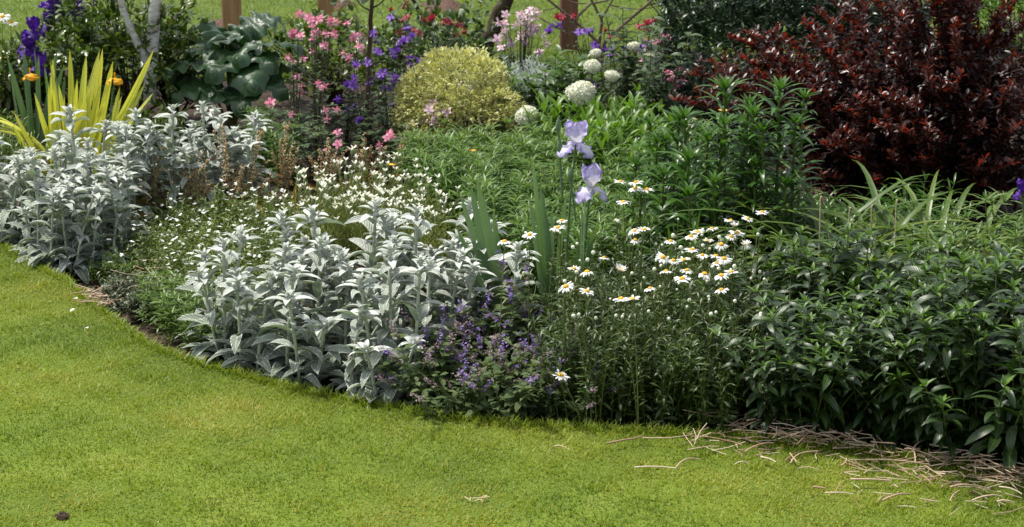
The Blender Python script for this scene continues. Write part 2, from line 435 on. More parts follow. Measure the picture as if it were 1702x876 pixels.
M['lilac'] = leaf_mat('lilac_standard', [(0.56, 0.50, 0.78), (0.64, 0.58, 0.82)], rough=.6, trans=.35, tint=(1, 1, 1), edge=(0.36, 0.27, 0.72), edge_at=.9, edge_soft=.4, base=(0.74, 0.72, 0.80), base_at=.5, spec=.2, vein=.3)
M['lilac_fall'] = leaf_mat('lilac_fall', [(0.74, 0.72, 0.82), (0.78, 0.76, 0.84)], rough=.6, trans=.3, tint=(1, 1, 1), edge=(0.38, 0.29, 0.74), edge_at=.72, edge_soft=.3, tip=(0.5, 0.43, 0.78), tip_at=.92, spec=.2)
M['violet'] = leaf_mat('violet_petal', [(0.045, 0.010, 0.16), (0.085, 0.018, 0.27)], rough=.5, trans=.28, tint=(1.2, .8, 1.5), spec=.3)
M['yellow'] = leaf_mat('yellow_petal', [(0.78, 0.38, 0.008), (0.82, 0.48, 0.012)], rough=.5, trans=.3, tint=(1.1, 1, .5), spec=.3)
M['catmint_leaf'] = leaf_mat('catmint_leaf', [(0.085, 0.135, 0.05), (0.13, 0.18, 0.07), (0.19, 0.235, 0.11)], rough=.7, trans=.25, spec=.25, vein=.3, bump=.6)
M['catmint'] = leaf_mat('catmint_flower', [(0.15, 0.09, 0.16), (0.22, 0.14, 0.32), (0.28, 0.19, 0.52), (0.34, 0.24, 0.64)], rough=.6, trans=.3, tint=(1, .9, 1.2), spec=.2)
M['calyx'] = leaf_mat('catmint_calyx', [(0.17, 0.105, 0.13), (0.25, 0.17, 0.19), (0.24, 0.22, 0.17)], rough=.7, trans=.2, tint=(1, .9, 1))
M['lavender'] = leaf_mat('lavender_leaf', [(0.128, 0.173, 0.028), (0.192, 0.227, 0.040), (0.256, 0.270, 0.064)], rough=.6, trans=.3)
M['lav_head'] = leaf_mat('lavender_head', [(0.2, 0.26, 0.10), (0.3, 0.34, 0.16)], rough=.7, trans=.1)
M['viola_leaf'] = leaf_mat('viola_leaf', [(0.09, 0.14, 0.022), (0.14, 0.20, 0.032), (0.2, 0.25, 0.05)], rough=.45, trans=.32)
M['heuchera_leaf'] = leaf_mat('amber_heuchera_leaf', [(0.42, 0.33, 0.03), (0.30, 0.14, 0.035), (0.14, 0.13, 0.035)], rough=.5, trans=.3, tint=(1.1, 1, .5), bump=.5)
M['heuchera_bell'] = leaf_mat('heuchera_bell', [(0.62, 0.36, 0.22), (0.66, 0.50, 0.26), (0.70, 0.64, 0.32), (0.46, 0.22, 0.13)], rough=.6, trans=.25, tint=(1, 1, .8))
M['brown_stem'] = leaf_mat('brown_stem', [(0.15, 0.09, 0.05), (0.22, 0.14, 0.08)], rough=.6, trans=0)
M['pink'] = leaf_mat('pink_petal', [(0.62, 0.16, 0.26), (0.72, 0.26, 0.36), (0.74, 0.38, 0.48)], rough=.55, trans=.3, tint=(1.1, .9, 1), spec=.3)
M['pink_skirt'] = leaf_mat('pale_pink_skirt', [(0.78, 0.55, 0.60), (0.80, 0.66, 0.68)], rough=.55, trans=.3, tint=(1, 1, 1))
M['pale_pink'] = leaf_mat('pale_pink_petal', [(0.70, 0.42, 0.52), (0.76, 0.58, 0.64)], rough=.55, trans=.3, tint=(1, 1, 1))
M['purple'] = leaf_mat('purple_petal', [(0.10, 0.035, 0.24), (0.17, 0.06, 0.40), (0.22, 0.09, 0.46)], rough=.55, trans=.3, tint=(1.1, .9, 1.3))
M['red'] = leaf_mat('red_petal', [(0.26, 0.018, 0.04), (0.42, 0.04, 0.07)], rough=.55, trans=.3, tint=(1.2, .8, 1))
M['artemisia'] = leaf_mat('silver_fern_leaf', [(0.30, 0.36, 0.32), (0.42, 0.47, 0.43), (0.5, 0.54, 0.5)], rough=.8, trans=.2, tint=(.9, 1, .8), spec=.15)
M['peony'] = leaf_mat('peony_leaf', [(0.038, 0.092, 0.014), (0.070, 0.135, 0.020), (0.109, 0.184, 0.028)], rough=.4, trans=.3)
M['dry'] = leaf_mat('dry_twiggy', [(0.045, 0.022, 0.018), (0.09, 0.045, 0.035), (0.12, 0.075, 0.05)], rough=.8, trans=.1, tint=(1, 1, 1))
M['edging'] = leaf_mat('low_dark_leaf', [(0.035, 0.05, 0.02), (0.06, 0.085, 0.03), (0.10, 0.12, 0.05), (0.16, 0.09, 0.06)], rough=.4, trans=.2)
M['post'] = noise_mat('post_wood', [(0.3, (0.22, 0.12, 0.055)), (0.5, (0.36, 0.2, 0.10)), (0.72, (0.48, 0.29, 0.15))], scale=5, stretch=(9, 9, .7), bump=.4, rough=.8)
M['red_post'] = noise_mat('stained_post_wood', [(0.3, (0.14, 0.06, 0.035)), (0.5, (0.21, 0.10, 0.06)), (0.72, (0.29, 0.15, 0.09))], scale=5, stretch=(9, 9, .7), bump=.4, rough=.8)
M['bark'] = noise_mat('brown_bark', [(0.3, (0.035, 0.024, 0.014)), (0.5, (0.08, 0.055, 0.033)), (0.75, (0.15, 0.11, 0.07))], scale=14, stretch=(2, 2, .5), bump=.9, rough=.9)
M['birch'] = noise_mat('birch_bark', [(0.30, (0.10, 0.075, 0.065)), (0.40, (0.45, 0.42, 0.39)), (0.52, (0.66, 0.64, 0.61)), (0.8, (0.78, 0.76, 0.73))], scale=11, stretch=(1, 1, 2.4), bump=.6, rough=.7)
M['twig'] = noise_mat('bare_twig', [(0.3, (0.12, 0.085, 0.06)), (0.6, (0.24, 0.175, 0.13)), (0.8, (0.34, 0.27, 0.21))], scale=20, bump=.4)
M['stone'] = noise_mat('pale_stone', [(0.3, (0.35, 0.33, 0.31)), (0.7, (0.6, 0.58, 0.57))], scale=20, bump=.4)

# ------------------------------------------------------------------ things
def thing(name, label, cat, loc=(0, 0, 0), rz=0.0, s=1.0, group=None):
    o = bpy.data.objects.new(name, None)
    o.empty_display_size = 0.05
    COL.objects.link(o)
    o.location = loc; o.rotation_euler = (0, 0, rz); o.scale = (s, s, s)
    o['label'] = label; o['category'] = cat
    if group: o['group'] = group
    return o

def tag(o, label, cat, group=None):
    o['label'] = label; o['category'] = cat
    if group: o['group'] = group
    return o

def struct(o, kind='structure'):
    o['kind'] = kind
    return o

_used = set()
def put(proto, loc, rz=0.0, s=1.0, label=None, group=None):
    """the first call moves the prototype itself, later ones copy it with its parts and sub-parts"""
    if proto.name not in _used:
        _used.add(proto.name); r = proto
    else:
        r = proto.copy(); COL.objects.link(r)
        for ch in list(proto.children):
            c = ch.copy(); COL.objects.link(c); c.parent = r
            for g in list(ch.children):
                d = g.copy(); COL.objects.link(d); d.parent = c
    r.location = loc; r.rotation_euler = (0, 0, rz); r.scale = (s, s, s)
    if label: r['label'] = label
    if group: r['group'] = group
    return r

def part(name, mesh, parent, loc=(0, 0, 0), rot=(0, 0, 0), s=1.0):
    o = bpy.data.objects.new(name, mesh); COL.objects.link(o)
    o.parent = parent; o.location = loc; o.rotation_euler = rot; o.scale = (s, s, s)
    return o

# ================================================================== SETTING
EDGE_PX = [(-260, 340), (-120, 365), (0, 403), (60, 440), (110, 464), (160, 507), (200, 537), (260, 577), (330, 603), (430, 628), (520, 651), (640, 674), (750, 692),
           (850, 702), (960, 709), (1080, 716), (1200, 722), (1300, 733), (1400, 742), (1500, 756), (1600, 772), (1702, 794), (1800, 812)]
EDGE = np.array([G(*p) for p in EDGE_PX])
EDGE = np.vstack([[-30, EDGE[0, 1] + 3], EDGE, [30, EDGE[-1, 1] - 2]])
def edge_y(x):
    return np.interp(x, EDGE[:, 0], EDGE[:, 1])
def back_y(x):
    x = np.asarray(x, float)
    return 9.55 + 0.18 * np.sin(x * 1.7 + .6) + 0.1 * np.sin(x * 4.1)

# the wide ground sheet
mb = MB(); mb.add([[-300, -300, -.09], [300, -300, -.09], [300, 300, -.09], [-300, 300, -.09]], [[0, 1, 2, 3]])
struct(mb.build('ground', M['far_lawn']))
# front lawn: from the cut bed edge towards the viewer, with a cut face down to the soil
xs = np.concatenate([[-30], np.linspace(-3.2, 2.2, 140), [30]])
ey = edge_y(xs) + 0.012 * np.sin(xs * 31) * (np.abs(xs) < 4) + 0.008 * np.sin(xs * 77 + 1)
ys = [0.0, 1, 2.5, 4, 8, 40]
mb = MB(); V = []
for k, yy in enumerate([-.10] + ys):
    V.append(np.stack([xs, ey - (yy if k else 0) - (0.004 if k == 0 else 0), np.full_like(xs, -.088 if k == 0 else 0.0)], -1))
V = np.array(V); n = len(xs)
F = [[i * n + j, i * n + j + 1, (i + 1) * n + j + 1, (i + 1) * n + j] for i in range(len(V) - 1) for j in range(n - 1)]
mb.add(V.reshape(-1, 3), F)
struct(mb.build('lawn', M['lawn']))
# far lawn beyond the bed
xs = np.concatenate([[-60], np.linspace(-6, 6, 80), [60]])
V = np.stack([np.stack([xs, back_y(xs) + d, np.full_like(xs, z)], -1) for d, z in ((0, -.088), (0.004, 0), (3, 0), (120, 0))])
n = len(xs)
mb = MB(); mb.add(V.reshape(-1, 3), [[i * n + j, i * n + j + 1, (i + 1) * n + j + 1, (i + 1) * n + j] for i in range(3) for j in range(n - 1)])
struct(mb.build('far_lawn', M['far_lawn']))
# bed soil
gx, gy = np.meshgrid(np.linspace(-4.5, 4.5, 150), np.linspace(3.4, 10.2, 130))
gz = SOIL - .012 + 0.014 * np.sin(gx * 9 + gy * 5) * np.sin(gy * 11 - gx * 3) + rng.normal(0, .006, gx.shape)
gz = np.where((gy < edge_y(gx) - .03) | (gy > back_y(gx) + .03), -.086, gz)
n = gx.shape[1]
mb = MB(); mb.add(np.stack([gx, gy, gz], -1), [[i * n + j, i * n + j + 1, (i + 1) * n + j + 1, (i + 1) * n + j] for i in range(gx.shape[0] - 1) for j in range(n - 1)])
struct(mb.build('bed_soil', M['soil']))
# grass blades
def blades(name, N, xr, yr, test, Lr, Wr, mat, density_fn=None):
    x = rng.uniform(*xr, N); y = rng.uniform(*yr, N)
    ok = test(x, y); x, y = x[ok], y[ok]
    n = len(x)
    # drier and greener drifts: real differences in the turf
    u = x * .8 + y * 1.0
    drift = 0.5 + .10 * np.sin((x * .35 + y) * 9.5) + .13 * np.sin(u * 6.1 + np.sin(x * 2.3) * 1.5) + .13 * np.sin(x * 7.3 - y * 3.1 + 2 * np.sin(y * 2)) + .1 * np.sin(x * 19 + y * 13) * np.sin(y * 23 - x * 5)
    for (wx, wy, wr, wa) in ((*G(800, 832), .16, .3), (*G(1480, 800), .22, .28), (*G(1150, 800), .14, .16), (*G(330, 700), .2, .16), (*G(90, 840), .12, .22)):
        drift += wa * np.exp(-((x - wx) ** 2 + (y - wy) ** 2 * 2) / wr ** 2)      # worn, drier patches of turf
    clump = rng.normal(0, .17, n)
    r = np.clip((drift - .5) * .95 + .45 + clump, 0, 1)
    dry = rng.random(n) < .035
    r[dry] = 1
    L = rng.uniform(*Lr, n) * (0.85 + .35 * np.clip(np.sin(x * 23) * np.sin(y * 29), -0.5, 1))
    mb = MB()
    P = np.stack([x, y, np.full(n, -.002)], -1)
    az = rng.uniform(0, 6.28, n)
    el = rng.uniform(.55, 1.45, n)
    # light blades: one quad and a tip triangle
    D = unit(az, el); S = np.stack([-np.sin(az), np.cos(az), 0 * az], -1)
    W = rng.uniform(*Wr, n)[:, None]
    droop = np.stack([np.cos(az), np.sin(az), -0.6 + 0 * az], -1) * (L * .22)[:, None]
    m1 = P + D * (L * .55)[:, None]; t = P + D * L[:, None] + droop
    V = np.stack([P - S * W / 2, P + S * W / 2, m1 + S * W * .42, m1 - S * W * .42, t], 1)
    b = np.arange(n)[:, None] * 5
    mb.add(V.reshape(-1, 3), np.hstack([b, b + 1, b + 2, b + 3]), None, np.repeat(r, 5))
    mb.F.append(np.hstack([b + 3, b + 2, b + 4])); mb.MI.append(np.zeros(n))
    o = mb.build(name, mat)
    o['kind'] = 'stuff'; o['label'] = 'short mown lawn grass'; o['category'] = 'grass'
    return o
def vis(x, y, m=.35): return np.abs(x) < y * .31 + m
g = blades('grass', 620000, (-2.6, 1.8), (3.1, 7.0), lambda x, y: (y < edge_y(x) + .012) & vis(x, y), (.009, .021), (.0013, .0027), M['grass'])
g['label'] = 'short mown yellow green grass of the front lawn'
g = blades('far_grass', 90000, (-4.6, 4.6), (9.4, 14), lambda x, y: (y > back_y(x) - .02) & vis(x, y, .3), (.03, .05), (.003, .006), M['far_grass'])
g['label'] = 'mown grass beyond the flower bed'
# edge tufts, longer blades along the cut edge
N = 9000
x = rng.uniform(-2.2, 1.5, N); y = edge_y(x) + rng.normal(-.012, .012, N)
mb = MB(); leaves(mb, np.stack([x, y, np.full(N, -.005)], -1), rng.uniform(0, 6.28, N), rng.uniform(.5, 1.4, N), rng.uniform(.02, .045, N), rng.uniform(.002, .0035, N), 1.0, .1, prof=P_strap, nv=2, rnd=np.clip(rng.normal(.4, .2, N), 0, 1))
o = mb.build('edge_grass', M['grass']); o['kind'] = 'stuff'

# ================================================================== PLANT BUILDERS
def stalk_lamb(seed, H, lean):
    root = thing('lambs_ear_plant', 'silver felted lambs ear stalk', 'lambs ear')
    st, lf, sp = MB(), MB(), MB()
    az = rng.uniform(0, 6.28)
    pts = curve_stem((0, 0, 0), az, lean, H, 7)
    tube(st, pts, np.linspace(.0050, .0042, 7), 6)
    nodes = int(H / .046)
    shoot(None, lf, pts, 0, nodes, 2, (.122, .086), (.36, .37), (.48, .62), (1.2, 1.0), .48, P_ellip, .06, 1.57, 6, jit=.3, wave=.03, tend=.9, rnd=np.clip(np.repeat(np.linspace(.0, .85, nodes), 2) + rng.normal(0, .12, nodes * 2), 0, 1))
    ka = 4                                       # short axillary leaves filling the stem
    leaves(lf, along(pts, rng.uniform(.05, .75, ka)), rng.uniform(0, 6.28, ka), rng.uniform(.3, 1.0, ka), rng.uniform(.035, .07, ka), rng.uniform(.016, .026, ka), rng.uniform(.5, 1.3, ka), .3, rng.normal(0, .3, ka), P_ovate, 5, wave=.03)
    # basal leaves
    k = 7
    a = rng.uniform(0, 6.28, k)
    leaves(lf, np.stack([np.cos(a) * .006, np.sin(a) * .006, rng.uniform(.012, .06, k)], -1), a, rng.uniform(.25, .8, k), rng.uniform(.10, .135, k), rng.uniform(.034, .046, k), rng.uniform(.9, 1.6, k), .22, rng.normal(0, .2, k), P_ovate, 6, wave=.03, rnd=rng.uniform(0, .4, k))
    # woolly tip: tight whorls of small leaves
    for q, (tt, m, L, e) in enumerate([(.93, 2, .070, .5), (.96, 2, .058, .6), (.985, 3, .042, .9), (1.0, 4, .028, 1.2)]):
        a = rng.uniform(0, 6.28) + np.arange(m) * 6.283 / m + rng.normal(0, .15, m)
        leaves(sp, np.repeat(along(pts, [tt]), m, 0), a, e + rng.normal(0, .12, m), L * rng.uniform(.8, 1.2, m), L * .40 * rng.uniform(.9, 1.1, m), .9, .45, rng.normal(0, .2, m), P_ellip, 5)
    b = along(pts, np.linspace(.9, 1, 7))
    beads(sp, np.repeat(b, 3, 0) + rng.normal(0, .004, (21, 3)), rng.uniform(.0045, .007, 21))
    st.build('stem', M['silver_stem'], root); lf.build('leaves', M['silver'], root); sp.build('flower_spike', M['silver_bud'], root)
    return root

def leafy(name, label, cat, nshoot, H, R0, nodes, per, L, W, el, bend, matL, prof=P_lance, spread=.35, tipmat=None, tipn=6, tipL=.04, stemr=.0022, fold=.25, nv=4, curl=.0, spin=1.57, matS=None, t0=.12, jit=.25, tipW=.22, hvar=.25):
    """a clump of leafy shoots"""
    root = thing(name, label, cat)
    st, lf, tp = MB(), MB(), MB()
    for i in range(nshoot):
        a = rng.uniform(0, 6.28); r = R0 * math.sqrt(rng.random())
        h = H * rng.uniform(1 - hvar, 1.05)
        pts = curve_stem((r * .6 * math.cos(a), r * .6 * math.sin(a), 0), a + rng.normal(0, .4), spread * rng.uniform(.1, 1) * (r / R0 * .8 + .3), h, 7, curl)
        shoot(st, lf, pts, stemr, nodes, per, L, W, el, bend, fold, prof, t0, spin, nv, jit=jit)
        if tipmat is not None:
            ta = rng.uniform(0, 6.28) + np.arange(tipn) * 2.4
            leaves(tp, np.repeat(pts[-1:], tipn, 0), ta, np.linspace(.35, 1.3, tipn), tipL * np.linspace(1.1, .55, tipn) * rng.uniform(.85, 1.15, tipn), tipL * tipW, .5, .35, 0, prof, 4)
    st.build('stems', matS or M['stem'], root); lf.build('leaves', matL, root)
    if tipmat is not None: tp.build('young_leaves', tipmat, root)
    return root

# ---------------- lamb's ears
lambs = [stalk_lamb(i, h, l) for i, (h, l) in enumerate([(.35, .12), (.31, .26), (.385, .06), (.27, .35), (.34, .2), (.29, .18), (.37, .12), (.23, .45), (.20, .3), (.32, .3)])]
def place_lambs(pts, label, group, smin=.92, smax=1.08):
    for i, (x, y) in enumerate(pts):
        put(lambs[int(rng.integers(len(lambs)))], (x, y, SOIL), rng.uniform(0, 6.28), rng.uniform(smin, smax), label, group)
front_poly = [(338, 590), (440, 612), (520, 636), (560, 646), (640, 660), (690, 650), (770, 590), (830, 570), (830, 530), (700, 528), (600, 535), (480, 545), (350, 556)]
place_lambs(scatter(front_poly, 64, .05), 'silver felted lambs ear stalk in the front clump, beside the purple catmint', 'lambs ear stalks in the front clump')
left_poly = [(-40, 360), (130, 368), (240, 352), (225, 365), (212, 430), (110, 442), (60, 428), (0, 392), (-40, 385)]
place_lambs(scatter(left_poly, 60, .058), 'silver felted lambs ear stalk in the clump by the left lawn edge', 'lambs ear stalks by the left lawn edge', .86, 1.02)
rear_poly = [(120, 352), (190, 334), (300, 318), (410, 318), (428, 345), (330, 352), (240, 352)]
place_lambs(scatter(rear_poly, 42, .062), 'silver felted lambs ear stalk behind the amber heuchera spikes', 'lambs ear stalks behind the heuchera')
for (px, pb, ptop, lab) in [(540, 560, 352, 'tall single lambs ear stalk in front of the brown patch'), (617, 556, 345, 'tallest lambs ear stalk before the white lavender'),
                            (690, 556, 349, 'tall lambs ear stalk at the back right of the front clump'), (848, 600, 412, 'lone lambs ear stalk among the catmint near the iris leaves'),
                            (138, 392, 184, 'tall lambs ear stalk in front of the yellow striped iris leaves'), (375, 585, 402, 'lambs ear stalk at the left end of the front clump')]:
    x, y = G(px, pb); h = height_to(px, pb, ptop)
    put(lambs[2], (x, y, SOIL), rng.uniform(0, 6.28), h / .385, lab)

# ---------------- right-hand phlox bushes
ph = [leafy('phlox_plant', 'dark green leafy phlox', 'phlox', 18, .38, .15, 10, 2, (.088, .062), (.40, .38), (.30, .55), (1.35, 1.1), M['phlox'], tipmat=M['phlox_tip'], tipn=5, tipL=.040, nv=6, tipW=.34, spread=.8, jit=.4, prof=P_mid) for _ in range(4)]
front_row = [(1285, 690, 500), (1340, 702, 488), (1392, 700, 505), (1470, 708, 498), (1530, 718, 488), (1592, 726, 490), (1660, 742, 482), (1715, 752, 490), (1775, 765, 490), (1310, 672, 480), (1505, 690, 478), (1580, 695, 470), (1650, 705, 465)]
for i, (px, pb, pt) in enumerate(front_row):
    x, y = G(px, pb)
    lab = ['dark leafy phlox bush at the end of the row beside the daisies', 'dark phlox bush with drooping leaves above the start of the straw'][i] if i < 2 else \
          ('large leaved phlox bush by the straw at the right picture edge' if i == 7 else 'dark green phlox bush with bright tips along the straw strewn edge')
    put(ph[i % 4], (x, y, SOIL), rng.uniform(0, 6.28), height_to(px, pb, pt + 12) / .39 * (1.12 if i >= 6 else 1), lab, None if i in (0, 1, 7) else 'phlox bushes along the straw strewn edge')
second = [(1300, 600, 400), (1350, 592, 385), (1405, 590, 375), (1465, 592, 388), (1525, 620, 430), (1585, 640, 425), (1640, 655, 425), (1700, 655, 420), (1760, 660, 420)]
for i, (px, pb, pt) in enumerate(second):
    x, y = G(px, pb)
    put(ph[(i + 1) % 4], (x, y, SOIL), rng.uniform(0, 6.28), height_to(px, pb, pt) / .39, 'dark green phlox bush in the row behind the edge, below the daylily', 'phlox bushes in the second row')
pale = [leafy('phlox_plant', 'pale phlox', 'phlox', 11, .40, .14, 9, 4, (.085, .07), (.22, .22), (.3, .6), (1.0, .7), M['light_phlox'], tipmat=M['phlox_tip'], tipn=8, tipL=.04) for _ in range(2)]
for i, (px, pb, pt) in enumerate([(1585, 560, 365), (1640, 548, 345), (1690, 552, 338), (1735, 560, 340), (1620, 590, 400), (1690, 600, 400)]):
    x, y = G(px, pb)
    put(pale[i % 2], (x, y, SOIL), rng.uniform(0, 6.28), height_to(px, pb, pt) / .41, 'paler green whorled phlox bush below the dark barberry', 'pale phlox bushes under the barberry')

# ---------------- daisy foliage plants and daisies
dl = [leafy('daisy_plant', 'daisy foliage', 'daisy plant', 20, .34, .10, 34, 1, (.045, .030), (.30, .26), (.3, .8), (1.2, .8), M['daisy_leaf'], spread=.5, stemr=.0014, spin=2.4, jit=.5, t0=.03, nv=4, prof=P_obov, hvar=.5) for _ in range(4)]
dpts = scatter([(935, 690), (1060, 702), (1225, 708), (1245, 640), (1225, 560), (960, 560), (925, 600)], 34, .082)
for i, (x, y) in enumerate(dpts):
    put(dl[i % 4], (x, y, SOIL), rng.uniform(0, 6.28), rng.uniform(.9, 1.12), 'dense small leaved dark foliage plant under the white daisies', 'foliage plants under the daisies')
# one head, shared
PETALS = []
for k, e0, b0, b1, lo in ((20, .10, .2, .6, .018), (22, .02, .5, 1.0, .017), (17, .28, .0, .4, .018), (15, -.1, .7, 1.3, .014), (21, .75, -.2, .2, .016)):
    mb = MB(); a = np.arange(k) * 6.283 / k + rng.normal(0, .09, k)
    leaves(mb, np.stack([np.cos(a) * .006, np.sin(a) * .006, np.zeros(k)], -1), a, rng.normal(e0, .12, k), rng.uniform(lo, .0235, k), rng.uniform(.006, .008, k), rng.uniform(b0, b1, k), .15, rng.normal(0, .2, k), P_petal, 4)
    PETALS.append(mb.mesh('petals', M['white']))
mb = MB(); dome(mb, (0, 0, 0), .0085, .0062, 12, 4, bump=.06); DISC = mb.mesh('disc', M['orange'])
mb = MB(); dome(mb, (0, 0, 0), .0055, .006, 8, 5, full=True); BUD = mb.mesh('bud', M['bud'])
def daisy(px, py, Y, label, group=None, size=1.0, bud=False, lean=None):
    x, z = ray_at(px, py, Y)
    dx, dy = (rng.normal(0, .03), rng.normal(.03, .03)) if lean is None else lean
    root = thing('daisy_bud' if bud else 'daisy', label, 'daisy bud' if bud else 'daisy', (x - dx, Y - dy, SOIL), 0, 1, group)
    h = z - SOIL
    t = np.linspace(0, 1, 7)
    pts = np.stack([dx * t ** 1.6, dy * t ** 1.6, h * t], -1)
    st = MB(); tube(st, pts, np.linspace(.0018, .0012, 7), 5)
    n = max(3, int(h / .04)); tt = rng.uniform(.2, .85, n)
    leaves(st, along(pts, tt), rng.uniform(0, 6.28, n), rng.uniform(.4, 1.0, n), .035, .006, .7, .2, 0, P_lance, 3)
    st.build('stem', M['stem'], root)
    rot = (rng.normal(-.06, .16), rng.normal(-.04, .18), rng.uniform(0, 6.28))
    if bud:
        part('bud_head', BUD, root, tuple(pts[-1]), (0, 0, 0), size)
    else:
        part('petals', PETALS[int(rng.choice(5, p=[.36, .26, .16, .12, .10]))], root, tuple(pts[-1]), rot, size)
        part('disc', DISC, root, tuple(pts[-1] + [0, 0, .001]), rot, size)
    return root
zd = [(35, 283), (112, 262), (212, 218), (200, 240), (250, 367), (290, 377), (225, 422), (290, 437), (343, 333), (393, 372), (395, 460), (432, 461), (393, 97), (442, 100), (440, 118), (475, 122),
      (402, 160), (437, 250), (468, 246), (440, 278), (549, 282), (525, 332), (558, 342), (535, 375), (585, 398), (485, 428), (600, 372), (590, 340), (615, 308), (612, 267), (632, 254), (676, 243), (665, 281),
      (648, 325), (706, 292), (735, 218), (788, 212), (833, 192), (748, 234), (755, 256), (737, 268), (782, 292), (715, 336), (690, 328), (692, 350), (706, 388), (737, 377), (706, 432), (655, 383)]
for i, (a_, b_) in enumerate(zd):
    px, py = 820 + .5365 * a_, 250 + .5365 * b_
    Y = 4.34 + (500 - py) / 190 * .55 + rng.normal(0, .03)
    if a_ < 80: lab, gr = 'white daisy in front of the left iris leaves', None
    elif a_ < 120: lab, gr = 'white daisy between the iris leaf fans', None
    elif b_ < 170 and a_ < 500: lab, gr = 'white daisy in the tall group beside the lower lilac iris', 'daisies beside the lower iris'
    elif a_ > 820: lab, gr = 'outermost daisy, standing nearest the daylily leaves', None
    elif a_ > 575: lab, gr = 'white daisy in the crowded group near the daylily', 'daisies near the daylily'
    elif a_ < 360: lab, gr = 'white daisy on thin stem before the iris fan', 'daisies before the iris fan'
    else: lab, gr = 'white daisy in the middle of the daisy patch', 'daisies in the middle of the patch'
    daisy(px, py, Y, lab, gr, rng.uniform(.66, .94))
daisy(932, 624, 4.27, 'low white daisy leaning over the catmint near the grass', None, 1.0, lean=(-.06, .02))
for i in range(78):
    px, py = rng.uniform(920, 1275), 360 + 170 * rng.random() ** .8
    daisy(px, py, 4.34 + (520 - py) / 190 * .5 + rng.normal(0, .04), 'small closed white daisy bud among the open daisies', 'daisy buds', rng.uniform(.55, 1.15), bud=True)

# ---------------- catmint
def catmint():
    root = thing('catmint_plant', 'catmint', 'catmint')
    st, lf = MB(), MB()
    for i in range(16):
        a = rng.uniform(0, 6.28)
        h = rng.uniform(.13, .22)
        pts = curve_stem((rng.normal(0, .03), rng.normal(0, .03), 0), a, rng.uniform(.2, 1.0), h, 6)
        shoot(st, lf, pts, .0015, 6, 2, (.042, .028), (.75, .7), (.1, .4), (.9, .6), .2, P_ovate, .1, 1.57, 3, jit=.35, wave=.05)
        shoot(None, lf, pts, .0015, 5, 2, (.03, .02), (.75, .7), (.1, .4), (.9, .6), .2, P_ovate, .2, 1.57, 3, jit=.5, wave=.05)
        if i < 9:
            fl = MB()
            e = pts[-1]; d = (pts[-1] - pts[-2]); d /= np.linalg.norm(d)
            SL = rng.uniform(.03, .065)
            fresh = rng.random() < .5
            for q in range(6):
                c = e + d * SL * q / 5
                n = 9 - q
                aa = rng.uniform(0, 6.28, n)
                leaves(fl, c + rng.normal(0, .003, (n, 3)), aa, rng.normal(.35, .4, n), rng.uniform(.007, .0125, n), rng.uniform(.005, .0085, n), .8, .1, rng.normal(0, .5, n), P_petal, 2, mi=0 if (fresh and rng.random() < .6) or rng.random() < .08 else 1)
            fl.build('flower_spike', [M['catmint'], M['calyx']], root)
    st.build('stems', M['stem'], root); lf.build('leaves', M['catmint_leaf'], root)
    return root
cm = [catmint() for _ in range(4)]
cpts = scatter([(705, 664), (760, 680), (850, 690), (945, 694), (950, 640), (900, 590), (800, 590), (715, 630)], 17, .085)
for i, (x, y) in enumerate(cpts):
    put(cm[i % 4], (x, y, SOIL), rng.uniform(0, 6.28), rng.uniform(.85, 1.15), 'low grey green catmint with violet flower spikes at the grass edge', 'low catmint at the grass edge')
for (x, y) in scatter([(790, 600), (920, 600), (920, 575), (830, 570)], 3, .09):
    put(cm[int(rng.integers(4))], (x, y, SOIL), rng.uniform(0, 6.28), rng.uniform(1.2, 1.5), 'taller faded catmint between the lambs ears and the daisies', 'taller catmint behind')

# ---------------- lilies
def lily(px, pb, pt, label, group=None, leafL=.115, lean=.05):
    x, y = G(px, pb); h = height_to(px, pb, pt)
    root = thing('lily_plant', label, 'lily', (x, y, SOIL), 0, 1, group)
    st, lf, tp = MB(), MB(), MB()
    pts = curve_stem((0, 0, 0), rng.uniform(0, 6.28), lean, h * .97, 8)
    n = int(h / .0078)
    shoot(st, lf, pts, .0055, n, 1, (leafL * 1.3, leafL * 1.0), (.24, .25), (.50, .95), (1.2, 1.2), .3, P_lance, .05, 2.4, 6, jit=.22, r1=.004)
    k = 14; a = np.arange(k) * 2.4
    leaves(tp, np.repeat(pts[-1:], k, 0), a, np.linspace(.5, 1.35, k), leafL * np.linspace(.8, .45, k), leafL * .2, .35, .35, 0, P_lance, 4)
    st.build('stem', M['stem'], root); lf.build('leaves', M['lily'], root); tp.build('leaf_tuft', M['bright'] if False else M['lily'], root)
    return root
lily(1203, 452, 142, 'tall lily stalk with dark narrow leaves, in front of the low barberry arm')
lily(1287, 462, 138, 'tall lily stalk with glossy leaves against the dark barberry', None, .11)
lily(1112, 440, 192, 'lily stalk beside the lime green leaves')
lily(1092, 430, 232, 'shorter lily stalk before the lime green leaves')
lily(1164, 470, 232, 'lily stalk between the two tallest lily stalks and the daisies')
lily(1130, 480, 262, 'short leafy lily stalk above the daisies')
lily(1322, 440, 158, 'slender pale lily stalk nearest the barberry shade', None, .08)
for (px, pb, pt) in [(1140, 455, 190), (1243, 465, 178), (1180, 470, 200), (1312, 472, 196), (1268, 480, 212), (1222, 455, 165), (1082, 440, 235), (1240, 470, 230), (1075, 420, 205), (1190, 490, 300), (1255, 480, 270), (1145, 430, 215), (1225, 440, 200), (1100, 470, 290), (1295, 485, 300), (1050, 440, 270), (1060, 480, 310), (1150, 500, 320)]:
    lily(px, pb, pt, 'lower dark green lily stalk within the lily clump', 'lower lily stalks in the clump', .095)

